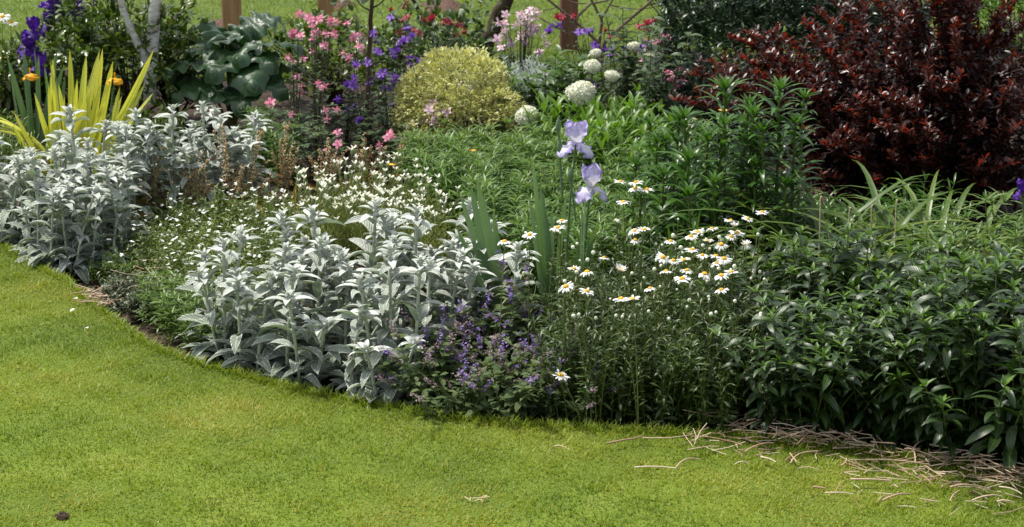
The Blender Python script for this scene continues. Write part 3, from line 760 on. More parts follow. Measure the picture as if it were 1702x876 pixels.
fl_ = [leafy('leafy_plant', 'dark leafy plant', 'leafy plant', 13, .24, .12, 9, 3, (.085, .065), (.19, .19), (.4, .8), (.9, .8), M['lily'], spread=.5, stemr=.0025, nv=4) for _ in range(2)]
for i, (x, y) in enumerate(scatter([(1040, 330), (1180, 330), (1360, 400), (1560, 400), (1560, 470), (1320, 500), (1060, 500)], 44, .11)):
    put(fl_[i % 2], (x, y, SOIL), rng.uniform(0, 6.28), rng.uniform(.8, 1.15), 'dark narrow leaved filler plant around the feet of the lilies', 'dark filler plants around the lilies')
# ---------------- daylily
def strap_clump(name, label, cat, loc, leafspecs, mat, prof=P_strap, nv=10, fold=.35):
    root = thing(name, label, cat, loc)
    for (ox, oy, az, el, L, W, bend) in leafspecs:
        mb = MB(); leaves(mb, [[ox, oy, 0]], az, el, L, W, bend, fold, rng.normal(0, .15), prof, nv)
        mb.build('leaf', mat, root)
    return root
x, y = G(1425, 512)
specs = [(rng.normal(0, .11), rng.normal(0, .05), rng.uniform(0, 6.28), rng.uniform(1.28, 1.53), rng.uniform(.58, .84), rng.uniform(.020, .029), rng.uniform(1.6, 2.9)) for _ in range(96)]
specs += [(.08, -.04, -1.5, 1.45, .95, .028, 3.3), (.14, -.05, -1.0, 1.42, 1.05, .03, 3.2), (.12, 0, .4, 1.52, .8, .03, 2.6)]
dd = strap_clump('daylily_plant', 'arching strap leaved daylily with dry brown flower stalks, below the barberry', 'daylily', (x, y, SOIL), specs, M['daylily'])
for (px, py) in [(1362, 326), (1410, 345), (1447, 340), (1488, 332)]:
    X, Z = ray_at(px, py, y - .04)
    mb = MB(); tube(mb, [[X - x, -.04, 0], [X - x + .01, -.04, (Z - SOIL) * .5], [X - x + .004, -.04, Z - SOIL - .014], [X - x + .006, -.04, Z - SOIL]], [.0022, .0020, .0020, .0034], 5); mb.build('dry_stalk', M['straw'], dd)
x2, y2 = G(1545, 480)
specs = [(rng.normal(0, .10), rng.normal(0, .05), rng.uniform(0, 6.28), rng.uniform(1.25, 1.53), rng.uniform(.45, .66), rng.uniform(.020, .027), rng.uniform(1.4, 2.4)) for _ in range(40)]
strap_clump('daylily_plant', 'smaller daylily clump of arching leaves in the barberry shade', 'daylily', (x2, y2, SOIL), specs, M['daylily'])

# ---------------- bearded iris
def petal(c, az, el, L, W, bend, cup, ruffle, seed, mat, root, name, prof=P_petal):
    """a broad ruffled petal: nu columns so that its margin can wave"""
    nu, nv = 9, 12
    t = np.linspace(0, 1, nv + 1); q = np.linspace(-1, 1, nu)
    D = unit(az, el); N = np.array([-math.sin(el) * math.cos(az), -math.sin(el) * math.sin(az), math.cos(el)]); S = np.cross(D, N)
    th = bend * t
    ctr = np.asarray(c)[None] + D * (np.sin(th) / bend * L)[:, None] - N * ((1 - np.cos(th)) / bend * L)[:, None]
    nn = N * np.cos(th)[:, None] + D * np.sin(th)[:, None]
    w = prof(t) * W / 2
    ruf = ruffle * W * np.sin(t[:, None] * 17 + q[None] * 2 + seed) * np.abs(q[None]) ** 2 * np.minimum(1, t[:, None] * 3) + ruffle * .6 * W * np.sin(q[None] * 9 + seed * 2) * t[:, None] ** 3
    V = ctr[:, None] + S * (w[:, None] * q[None] * (1 - .18 * abs(cup)))[..., None] + nn[:, None] * (cup * w[:, None] * q[None] ** 2 + ruf)[..., None]
    F = [[i * nu + j, i * nu + j + 1, (i + 1) * nu + j + 1, (i + 1) * nu + j] for i in range(nv) for j in range(nu - 1)]
    uv = np.stack(np.broadcast_arrays((q / 2 + .5)[None], t[:, None]), -1)
    mb = MB(); mb.add(V.reshape(-1, 3), F, uv, rng.random()); mb.build(name, mat, root)
P_dome = lambda t: np.clip(1.55 * t ** 0.7 * (1 - t ** 2.2) ** 0.55, 0.05, 1)
P_wide = lambda t: np.clip(1.42 * np.clip(t, 0, 1) ** 0.62 * (1 - t ** 5) ** 0.5 * .78, 0.05, 1)
def iris_bloom(root, c, size, mats, face=0.0, yellow=False):
    """three domed standards, three ruffled falls, around point c"""
    c = np.asarray(c, float)
    for i in range(3):
        a = face + i * 2.094
        if yellow:
            petal(c, a, 1.35, size * .5, size * .14, -.2, .3, .02, rng.uniform(0, 6), mats[0], root, 'standard_petal')
        else:
            petal(c, a, .50 + rng.normal(0, .06), size * .92, size * .84, -1.45, .4, .10, rng.uniform(0, 6), mats[0], root, 'standard_petal', P_dome)
        a2 = a + 1.047
        petal(c, a2, .35 + rng.normal(0, .08), size * (.84 if not yellow else .85), size * (.82 if not yellow else .95), 2.0, -.25, .12, rng.uniform(0, 6), mats[1], root, 'fall_petal', P_wide)
def iris_flower(label, px_list, base_px, Y, mats, size, group=None, buds=(), face=.3, yellow=False, name='iris_flower', stemmat=None):
    bx, by = G(*base_px)[0], Y
    bx = ray_at(base_px[0], base_px[1], Y)[0]
    root = thing(name, label, 'iris', (bx, Y, SOIL), 0, 1, group)
    top = None
    for (px, py) in px_list:
        X, Z = ray_at(px, py, Y)
        c = np.array([X - bx, rng.normal(0, .008), Z - SOIL])
        mb = MB()
        t = np.linspace(0, 1, 7)[:, None]
        pts = np.array([0, 0, 0]) * (1 - t) + c * t + np.array([0, 0.004, 0]) * np.sin(t * 3.1)
        pts[:, 0] = c[0] * t[:, 0] ** 2
        tube(mb, pts, np.linspace(.0045, .003, 7), 6)
        mb.build('stem', stemmat or M['sword'], root)
        iris_bloom(root, c, size, mats, face, yellow)
        face += .9
    for (px, py, L) in buds:
        X, Z = ray_at(px, py, Y)
        mb = MB(); c = np.array([X - bx, 0, Z - SOIL])
        mbp = np.stack([c + np.array([0, 0, L * q]) for q in (-.5, -.25, 0, .3, .5)])
        tube(mb, mbp, np.array([.003, .008, .009, .006, .001]), 7); mb.build('bud', M['sword'], root)
        mb = MB(); s0 = np.array([c[0] * .5, 0, c[2] * .72]); tube(mb, [s0, (s0 + c) / 2 + [0, 0, -.005], c - [0, 0, L * .5]], [.003, .003, .003], 5); mb.build('stem', M['sword'], root)
    return root
iris_flower('upper pale lilac bearded iris flower with white falls', [(957, 240)], (938, 520), 5.12, (M['lilac'], M['lilac_fall']), .092, buds=[(928, 208, .05), (930, 243, .05)], face=2.6)
iris_flower('lower lilac bearded iris flower with ruffled violet petals', [(982, 312)], (965, 540), 5.05, (M['lilac'], M['lilac']), .09, buds=[(948, 290, .04)], face=.9)
def fan(label, base_px, specs, mat=None, name='iris_leaf_fan', cat='iris leaves', Wd=.037):
    bx, by = G(*base_px)
    root = thing(name, label, cat, (bx, by, SOIL))
    for (px, py, w) in specs:
        X, Z = ray_at(px, py, by + rng.normal(0, .015))
        d = np.array([X - bx, rng.normal(0, .03), Z - SOIL]); L = np.linalg.norm(d)
        mb = MB(); oy = rng.normal(0, .01)
        leaves(mb, [[rng.normal(0, .012), oy, 0]], math.atan2(d[1], d[0]), math.asin(min(.999, d[2] / L)), L * 1.01, Wd * w, rng.uniform(-.10, .22), .38, 1.57 + rng.normal(0, .45), P_sword, 10)
        mb.build('leaf', mat or M['sword'], root)
    return root
fan('blue green iris sword leaf fan leaning left behind the white lavender', (842, 575), [(775, 295, 1.1), (790, 310, .9), (750, 330, .8), (815, 350, .8), (765, 372, .9), (800, 330, .9)])
fan('iris sword leaf fan below the two lilac flowers', (918, 580), [(905, 262, .7), (900, 300, 1), (880, 330, .6), (918, 345, .9), (872, 340, .8), (928, 320, .8), (890, 380, .9)])
fan('iris sword leaf fan between lilac iris and daisies', (958, 582), [(955, 320, .9), (962, 350, .9), (985, 360, .7), (1000, 385, .5), (945, 350, .7), (970, 380, .8)])
fan('small iris leaf fan poking through the daisies', (1118, 560), [(1118, 368, .7), (1175, 358, .7), (1150, 400, .6), (1165, 420, .6)], M['bright'])

# ---------------- white lavender
def lav():
    root = thing('lavender_plant', 'white lavender', 'lavender')
    st, lf = MB(), MB()
    for i in range(34):
        a = rng.uniform(0, 6.28)
        h = rng.uniform(.19, .26)
        pts = curve_stem((rng.normal(0, .025), rng.normal(0, .025), 0), a, rng.uniform(.05, .75), h, 6)
        shoot(st, lf, pts, .0011, 13, 2, (.026, .018), (.13, .12), (.7, 1.0), (.4, .3), .1, P_strap, .15, 1.57, 2, jit=.3)
        if i < 11:
            fl = MB()
            e = pts[-1]; up = e + np.array([rng.normal(0, .004), rng.normal(0, .004), .035])
            tube(fl, [e, up], [.001, .001], 4, 0, cap=False)
            tube(fl, [up, up + [0, 0, .005], up + [0, 0, .013], up + [0, 0, .018]], [.002, .0048, .0044, .002], 6, 0)
            k = 4; aa = rng.uniform(0, 6.28) + np.arange(k) * 1.57
            leaves(fl, np.repeat((up + [0, 0, .016])[None], k, 0), aa, rng.uniform(.7, 1.2, k), rng.uniform(.014, .02, k), .0085, .5, .1, 0, P_petal, 3, 1)
            fl.build('flower_spike', [M['lav_head'], M['cream']], root)
    st.build('stems', M['lavender'], root); lf.build('leaves', M['lavender'], root)
    return root
lv = [lav() for _ in range(3)]
lvp = scatter([(520, 400), (600, 375), (690, 385), (735, 430), (740, 470), (700, 475), (600, 455), (525, 440)], 24, .10)
for i, (x, y) in enumerate(lvp):
    put(lv[i % 3], (x, y, SOIL), rng.uniform(0, 6.28), rng.uniform(.9, 1.15), 'white flowered lavender bush behind the front lambs ears', 'white lavender bushes')
# brown dead patch in front of it
br = leafy('heather_bush', 'dry brown twiggy heather patch behind the front lambs ears', 'heather', 40, .17, .12, 14, 2, (.014, .01), (.3, .3), (.4, .8), (.3, .3), M['dry'], spread=.6, stemr=.0012, nv=2, matS=M['dry'])
x, y = G(575, 500); put(br, (x, y, SOIL), 0, 1.15)
put(br, (*G(640, 490), SOIL), 2.0, 1.0, 'second dry brown heather patch, hidden behind the tallest lambs ear')

# ---------------- white violas
def viola():
    root = thing('viola_plant', 'viola', 'viola')
    st, lf = MB(), MB()
    for i in range(30):
        a = rng.uniform(0, 6.28)
        pts = curve_stem((rng.normal(0, .03), rng.normal(0, .03), 0), a, rng.uniform(.1, 1.0), rng.uniform(.08, .15), 5)
        shoot(st, lf, pts, .001, 8, 2, (.024, .016), (.4, .38), (.2, .7), (.7, .5), .2, P_lance, .1, 1.57, 3, jit=.45)
        if i < 7:
            fl = MB()
            e = pts[-1] + [0, 0, rng.uniform(.01, .03)]
            tube(fl, [pts[-1], e], [.0008, .0008], 4, 1, cap=False)
            k = 5; tilt = rng.uniform(.2, 1.0); fa = rng.uniform(0, 6.28)
            ax = np.array([math.cos(fa), math.sin(fa), 0])
            aa = np.arange(k) * 1.2566
            leaves(fl, np.repeat(e[None], k, 0), aa, .35 + tilt * np.cos(aa - fa) * .6, rng.uniform(.006, .0088, k), .0068, .4, .05, 0, P_petal, 3, 0)
            fl.build('flower', [M['white'], M['stem']], root)
    st.build('stems', M['stem'], root); lf.build('leaves', M['viola_leaf'], root)
    return root
vi = [viola() for _ in range(3)]
vp = scatter([(220, 372), (330, 358), (450, 350), (520, 365), (515, 400), (470, 450), (420, 520), (340, 520), (250, 470), (215, 440)], 46, .085)
for i, (x, y) in enumerate(vp):
    put(vi[i % 3], (x, y, SOIL), rng.uniform(0, 6.28), rng.uniform(.9, 1.3), 'low green mat of small white viola flowers between the two lambs ear clumps', 'white violas between the lambs ears')
# bright leafy edging phlox and dark low edging plant
ed = [leafy('edging_plant', 'bright green leafy edging plant', 'edging plant', 12, .13, .07, 6, 3, (.05, .04), (.22, .22), (.2, .6), (.7, .5), M['bright'], spread=.8, stemr=.0015, tipmat=M['mid_phlox'], tipn=5, tipL=.03) for _ in range(2)]
for i, (px, py) in enumerate([(268, 524), (298, 545), (332, 566), (305, 518), (340, 545), (276, 508), (352, 574)]):
    put(ed[i % 2], (*G(px, py), SOIL), rng.uniform(0, 6.28), rng.uniform(.85, 1.1), 'bright green leafy edging plant beside the front lambs ears', 'bright leafy edging plants')
dk = [leafy('edging_plant', 'dark low edging plant', 'edging plant', 22, .075, .07, 8, 2, (.02, .016), (.5, .5), (.2, .6), (.5, .4), M['edging'], spread=1.0, stemr=.0012, prof=P_ovate, nv=3, matS=M['dark_stem']) for _ in range(2)]
for i, (px, py) in enumerate([(196, 490), (218, 505), (244, 496), (215, 482), (250, 478), (195, 474), (240, 508), (265, 495)]):
    put(dk[i % 2], (*G(px, py), SOIL), rng.uniform(0, 6.28), rng.uniform(.9, 1.2), 'low dark bronze leaved mat at the bare soil edge', 'low dark bronze edging plants')
for i, (px, py) in enumerate([(168, 452), (190, 450), (208, 456)]):
    put(ed[i % 2], (*G(px, py), SOIL), rng.uniform(0, 6.28), rng.uniform(.5, .7), 'small green seedling plant under the left lambs ears', 'green seedlings under the left lambs ears')

# ---------------- heuchera
def heuchera(label, base_px, spikes, amber=0.5, group=None, nleaf=9):
    bx, by = G(*base_px)
    root = thing('heuchera_plant', label, 'heuchera', (bx, by, SOIL), 0, 1, group)
    lf = MB()
    a = rng.uniform(0, 6.28, nleaf)
    leaves(lf, np.stack([np.cos(a) * .03, np.sin(a) * .03, rng.uniform(.04, .10, nleaf)], -1), a, rng.uniform(-.1, .5, nleaf), rng.uniform(.05, .075, nleaf), rng.uniform(.055, .075, nleaf), .7, -.1, rng.normal(0, .2, nleaf), P_round, 6, wave=.06, rnd=np.clip(rng.normal(amber, .3, nleaf), 0, 1))
    lf.build('leaves', M['heuchera_leaf'], root)
    more = [(px + rng.normal(0, 14), py + abs(rng.normal(6, 16))) for (px, py) in spikes]
    for (px, py) in spikes + more:
        X, Z = ray_at(px, py, by + rng.normal(0, .03))
        e = np.array([X - bx, rng.normal(0, .04), Z - SOIL])
        t = np.linspace(0, 1, 6)[:, None]
        pts = e * t; pts[:, 0] = e[0] * t[:, 0] ** 1.5
        fl = MB(); tube(fl, pts, np.linspace(.0014, .0008, 6), 4, 1)
        n = 80; tt = rng.uniform(.3, 1, n)
        beads(fl, along(pts, tt) + rng.normal(0, 1, (n, 3)) * (.003 + .011 * (1 - tt))[:, None], rng.uniform(.0024, .0044, n), 0)
        fl.build('flower_spike', [M['heuchera_bell'], M['brown_stem']], root)
    return root
heuchera('heuchera with one tall cream spike against the rear lambs ears', (385, 348), [(376, 198), (372, 215), (395, 270), (412, 262)], .2)
heuchera('amber leaved heuchera beside the left lambs ears', (250, 352), [(232, 258), (252, 268), (275, 240), (262, 282), (243, 300), (288, 285)], .6)
heuchera('heuchera with orange leaf among the rear lambs ears', (300, 350), [(318, 262), (335, 255), (345, 285), (310, 300), (355, 300), (325, 285)], .7)
heuchera('bronze heuchera spike in front of the left lambs ears', (215, 385), [(210, 350), (220, 330), (203, 335)], .7)
heuchera('yellow leaved heuchera beside the white violas', (410, 345), [(425, 275), (440, 212), (405, 290), (450, 290)], .05, nleaf=6)
for i, (bp, sp) in enumerate([((470, 320), [(478, 205), (462, 240), (488, 235), (450, 255), (495, 260), (472, 270)]), ((540, 315), [(530, 245), (548, 225), (560, 250), (520, 262), (575, 255)]), ((610, 305), [(605, 215), (618, 240), (640, 250), (590, 245)]), ((655, 310), [(668, 232), (678, 215), (655, 260), (672, 262)])]):
    heuchera(['heuchera with tan spikes below the leftmost pink columbines', 'heuchera with tan spikes under the pink columbines', 'heuchera with fine spikes under the purple columbines', 'heuchera with a slanting spike below the golden shrub'][i], bp, sp, .8)
# spent folded yellow leaf stalks among the violas
for (px, py, pt, lab) in [(488, 375, 322, 'yellowed folded dead leaf standing among the white violas'), (440, 372, 330, 'long bent yellow brown dead leaf lying over the violas')]:
    x, y = G(px, py); mb = MB()
    leaves(mb, [[0, 0, 0]], 2.2 if 'bent' in lab else 1.2, .7 if 'bent' in lab else 1.4, .15, .022, 1.2 if 'bent' in lab else .2, .6, 0, P_strap, 8, rnd=.2)
    o = mb.build('dead_leaf', M['heuchera_leaf']); o.location = (x, y, .03); tag(o, lab, 'dead leaf')

# ---------------- columbines
def bell_mesh(matA, matB, nm):
    """nodding flower: five spread sepals, a pale skirt and five back-swept spurs; opens downwards"""
    mb = MB(); k = 5
    a = np.arange(k) * 1.2566
    leaves(mb, np.zeros((k, 3)), a, rng.uniform(-.45, .1, k), .021, .013, -.3, .2, 0, P_petal, 4, 0)
    leaves(mb, np.zeros((k, 3)), a + .63, -1.15, .017, .012, -.5, -.4, 0, P_petal, 4, 1)
    leaves(mb, np.zeros((k, 3)), a + .63, 1.0, .018, .005, -.8, .5, 0, P_lance, 3, 0)
    return mb.mesh(nm, [matA, matB])
BELL = {'pink': bell_mesh(M['pink'], M['pink_skirt'], 'flower'), 'pale': bell_mesh(M['pale_pink'], M['white'], 'flower'), 'purple': bell_mesh(M['purple'], M['purple'], 'flower'), 'red': bell_mesh(M['red'], M['red'], 'flower'),
        'duo': bell_mesh(M['pink'], M['white'], 'flower')}
def columbine(label, base_px, flowers, colour, group=None, nl=26, size=1.0, leafH=.26):
    nl = int(nl * 1.5)
    flowers = list(flowers) + [(a + rng.normal(0, 9), b + abs(rng.normal(0, 12))) for a, b in flowers[::2]]
    bx, by = G(*base_px)
    root = thing('columbine_plant', label, 'columbine', (bx, by, SOIL), 0, 1, group)
    st, lf = MB(), MB()
    for (px, py) in flowers:
        Y = by + rng.normal(0, .06)
        X, Z = ray_at(px, py, Y)
        e = np.array([X - bx, Y - by, Z - SOIL])
        t = np.linspace(0, 1, 7)
        pts = e[None] * t[:, None]; pts[:, 0] = e[0] * t ** 1.4; pts[:, 1] = e[1] * t ** 1.4
        pts[-1] = e + [0, 0, -.0]; pts[-2, 2] = e[2] * .95
        tube(st, pts, np.linspace(.0022, .0011, 7), 4, rnd=rng.random())
        n = 5; tt = rng.uniform(.3, .85, n)
        leaves(lf, along(pts, tt), rng.uniform(0, 6.28, n), rng.uniform(.1, .8, n), rng.uniform(.025, .04, n), .018, .6, .2, 0, P_obov, 4)
        part('flower', BELL[colour], root, tuple(e), (rng.normal(0, .5), rng.normal(0, .5), rng.uniform(0, 6.28)), size * rng.uniform(.95, 1.35))
    for i in range(nl):                                             # three-lobed leaflets on wiry stalks
        a = rng.uniform(0, 6.28); r = rng.uniform(.02, .13); h = rng.uniform(.08, leafH)
        c = np.array([r * math.cos(a), r * math.sin(a), h])
        tube(st, [[0, 0, 0], c * [.4, .4, .6], c], .001, 4, cap=False)
        for j in range(3):
            aj = a + (j - 1) * .9
            for q in (-.45, 0, .45):
                leaves(lf, [c + .008 * np.array([math.cos(aj), math.sin(aj), 0])], aj + q, rng.uniform(-.1, .5), rng.uniform(.028, .042), .02, .5, .15, 0, P_obov, 3)
    st.build('stems', M['dark_stem'], root); lf.build('leaves', M['columbine_leaf'], root)
    return root
z2 = lambda L: [(400 + .331 * a, .331 * b) for a, b in L]
z3 = lambda L: [(800 + .331 * a, .331 * b) for a, b in L]
columbine('pink columbine with dense heads beside the big lobed leaves', (490, 265), z2([(297, 70), (300, 185), (270, 165), (245, 290), (265, 310), (318, 295), (305, 430), (360, 258), (258, 170), (235, 285)]), 'pink', None, 30)
columbine('tallest pink columbine in front of the wooden posts', (525, 270), z2([(370, 100), (405, 85), (460, 105), (370, 165), (385, 170), (430, 170), (470, 165), (420, 228), (390, 100), (350, 105), (445, 100), (535, 115)]), 'pink', None, 30)
columbine('pink columbine just left of the slender sapling', (575, 262), z2([(575, 175), (605, 175), (598, 230), (515, 270), (555, 285), (545, 290), (588, 180)]), 'duo', None, 30)
columbine('low pink columbine with drooping flowers over the heucheras', (530, 300), z2([(390, 420), (410, 440), (150, 515), (258, 575), (425, 555), (480, 550), (487, 665), (438, 755)]), 'pink', None, 30)
columbine('pink columbine flowering low beside the golden shrub base', (648, 305), z2([(735, 690), (755, 685), (745, 672)]), 'pink', None, 14)
columbine('deep purple columbine beside the slender sapling', (615, 275), z2([(665, 165), (690, 258), (640, 305), (580, 320), (570, 385), (640, 418), (535, 418), (485, 500), (570, 530), (595, 600), (620, 685), (495, 498)]), 'purple', None, 34)
columbine('bright purple columbine between sapling and golden shrub', (650, 270), z2([(700, 375), (770, 385), (720, 440), (780, 535), (735, 645), (760, 375), (790, 395), (770, 520), (715, 365)]), 'purple', None, 34)
columbine('tall dark purple columbine behind the golden shrub', (672, 225), z2([(760, 255), (790, 250), (845, 140), (855, 195), (850, 290), (905, 305), (755, 85), (790, 220), (820, 200), (830, 140)]), 'purple', None, 30)
columbine('red columbine behind the purple ones', (690, 195), z2([(835, 85), (800, 160), (830, 15), (755, 45), (870, 150)]), 'red', None, 24)
columbine('red columbine near the leaning trunk', (745, 190), z2([(960, 85), (1040, 105), (1100, 125), (1080, 175), (950, 95), (1055, 112)]), 'red', None, 34, 1.1, .38)
columbine('pale pink columbine flowering in front of the golden shrub', (710, 290), z2([(945, 548), (965, 515), (995, 558), (1035, 558), (925, 605), (965, 615)]), 'pale', None, 16)
columbine('pale pink columbine with crowded heads behind the golden shrub', (865, 190), z3([(122, 70), (200, 75), (240, 50), (285, 60), (235, 75), (220, 105), (270, 90), (85, 110), (115, 125), (170, 125), (255, 135), (285, 130), (105, 165), (205, 170), (230, 175), (275, 150), (315, 175), (80, 195), (240, 135), (290, 260), (150, 220), (265, 60), (195, 110)]), 'pale', None, 40, 1.15, .3)
columbine('dark violet columbine in front of the bare twigs', (985, 200), z3([(350, 130), (390, 125), (530, 155), (560, 150), (570, 228), (630, 250), (655, 243), (620, 245)]), 'purple', None, 30, 1.1, .3)
columbine('violet columbine among the white balls', (1040, 215), z3([(725, 243), (795, 235), (835, 220), (865, 305), (530, 405), (575, 415), (800, 225)]), 'purple', None, 30, 1.1, .3)
columbine('red columbine beneath the bare twigs', (1000, 175), z3([(470, 75), (405, 85), (380, 80), (620, 145), (650, 180), (700, 185)]), 'red', None, 20, 1.0, .3)
columbine('red columbine beside the glossy evergreen shrub', (1080, 180), z3([(830, 115), (875, 100), (845, 110), (835, 150)]), 'red', None, 16, 1.1, .3)
columbine('pink columbine in front of the grey artemisia and evergreen', (1095, 215), z3([(870, 205), (925, 185), (905, 185), (820, 210), (800, 260), (935, 190), (880, 210)]), 'duo', None, 24, 1.2, .3)
columbine('pink columbine beside the low barberry arm', (1120, 240), z3([(920, 370), (950, 375), (990, 350), (975, 395), (1020, 400), (935, 385), (960, 420), (910, 365)]), 'duo', None, 20, 1.3, .2)

# ---------------- mid-bed leafy plants
mp = [leafy('phlox_plant', 'mid green phlox', 'phlox', 11, .29, .12, 8, 4, (.088, .066), (.17, .16), (.3, .75), (1.1, .9), M['mid_phlox'], tipmat=M['light_phlox'], tipn=7, tipL=.045, tipW=.18, fold=.2) for _ in range(4)]
mpts = scatter([(690, 318), (800, 308), (990, 318), (1060, 400), (1050, 490), (960, 505), (860, 490), (800, 420), (720, 370)], 46, .125)
for i, (x, y) in enumerate(mpts):
    put(mp[i % 4], (x, y, SOIL), rng.uniform(0, 6.28), rng.uniform(.85, 1.12), 'mid green narrow leaved phlox in the middle of the bed behind the irises', 'narrow leaved phlox in the middle of the bed')
for i, (px, py) in enumerate([(425, 262), (455, 270), (440, 240), (475, 285)]):
    put(mp[i % 4], (*G(px, py), SOIL), rng.uniform(0, 6.28), rng.uniform(.7, .9), 'green leafy plant between the rear lambs ears and the big lobed leaves', 'green leafy plants behind the rear lambs ears')
lm = [leafy('helenium_plant', 'lime green broad leaved plant', 'helenium', 14, .38, .12, 8, 2, (.12, .09), (.30, .32), (.6, 1.05), (.8, .6), M['lime'], spread=.3, fold=.3, nv=5) for _ in range(2)]
for i, (px, py) in enumerate([(958, 305), (1000, 326), (1040, 325), (985, 340), (1030, 350), (1060, 300), (1010, 290), (935, 290), (1075, 330), (960, 325)]):
    put(lm[i % 2], (*G(px, py), SOIL), rng.uniform(0, 6.28), rng.uniform(.76, .96), 'lime green upright leafy plant behind the lilac irises', 'lime green plants behind the irises')
# tall light plant with pointed leaves
tl = leafy('honesty_plant', 'tall pale green plant with pointed drooping leaves beside the white balls', 'honesty', 6, .66, .08, 9, 3, (.09, .07), (.5, .5), (.3, .5), (1.3, 1.0), M['columbine_leaf'], prof=P_ovate, spread=.35, stemr=.004, t0=.45, nv=5)
put(tl, (*G(1074, 280), SOIL), 0, .95)
put(tl, (*G(1040, 240), SOIL), 2.2, .95, 'second pale pointed leaf plant, further behind among the violet columbines')

# ---------------- peony-like bush with white balls, artemisia
pb_ = leafy('snowball_bush', 'green lobed leaf bush carrying the round white flower heads', 'snowball bush', 40, .47, .24, 10, 3, (.085, .065), (.5, .5), (.2, .6), (.8, .6), M['peony'], prof=P_ovate, spread=.5, stemr=.003, nv=4)
X0, Y0 = G(915, 250); put(pb_, (X0, Y0, SOIL), 0, .95)
def snowball(px, py, r, Y, label):
    X, Z = ray_at(px, py, Y)
    root = thing('snowball_flower', label, 'white flower head', (X, Y, Z)); r *= 1.12
    mb = MB(); dome(mb, (0, 0, 0), r * .9, r * .85, 14, 10, full=True, bump=.06); mb.build('core', M['cream'], root)
    n = 760; root.scale = (1.08, 1.0, rng.uniform(.78, .92)); root.rotation_euler = (rng.normal(0, .15), rng.normal(0, .2), 0)
    u = rng.normal(0, 1, (n, 3)); u /= np.linalg.norm(u, axis=1)[:, None]
    mb = MB(); leaves(mb, u * r * [1, 1, .93] * (.84 + .14 * np.clip((u @ np.array([[.6, -.7, .4], [-.8, -.3, .5], [.1, -.6, -.8], [.2, -.3, .93], [-.5, -.8, -.2]]).T).max(1) - .6, 0, 1) * 2.5)[:, None], np.arctan2(u[:, 1], u[:, 0]) + rng.normal(0, .9, n), np.arcsin(np.clip(u[:, 2], -1, 1)) + rng.normal(0, .7, n), r * .19, r * .2, .5, .1, rng.uniform(-.4, .4, n), P_petal, 2)
    mb.build('florets', M['cream'], root)
    mb = MB(); tube(mb, [[0, 0, -r * .8], [.01, .02, -r - .08], [.02, .04, SOIL - Z]], [.003, .003, .004], 5); mb.build('stem', M['stem'], root)
snowball(966, 154, .052, 6.95, 'largest round white flower head, above the lime leaves')
snowball(876, 193, .042, 7.08, 'half shaded white ball flower beside the grey artemisia')
snowball(985, 110, .030, 7.2, 'white ball flower behind the largest one')
snowball(1017, 126, .027, 7.2, 'white ball flower beside the pointed leaf plant')
snowball(990, 88, .022, 7.35, 'small flat white flower topmost among the white balls')
snowball(1053, 77, .024, 7.6, 'white flower head below the bare twigs at the violet columbine')
snowball(1076, 95, .020, 7.6, 'small white flower head nearest the pink columbine')
at_ = leafy('artemisia_plant', 'grey feathery artemisia between the golden shrub and the white ball', 'artemisia', 44, .36, .16, 18, 5, (.045, .034), (.16, .16), (.3, .9), (.5, .4), M['artemisia'], prof=P_strap, spread=.7, stemr=.002, nv=2, matS=M['artemisia'])
put(at_, (*G(852, 245), SOIL), 0, 1.0)
put(at_, (*G(880, 225), SOIL), 2, 1.05, 'grey feathery artemisia behind the half shaded white ball')
put(at_, (*G(840, 232), SOIL), 4, 1.05, 'grey feathery artemisia touching the golden shrub')
put(at_, (*G(1130, 205), SOIL), 1, 1.15, 'grey feathery artemisia beneath the glossy evergreen shrub')
put(at_, (*G(1165, 200), SOIL), 3, 1.0, 'grey feathery artemisia nearest the barberry')
ce = leafy('euonymus_bush', 'low cream edged shrub between the lime leaves and lilies', 'euonymus', 26, .22, .1, 10, 2, (.03, .022), (.5, .5), (.3, .7), (.5, .4), M['cream_leaf'], prof=P_ovate, spread=.7, nv=3)
put(ce, (*G(1150, 270), SOIL), 0, 1.1); 

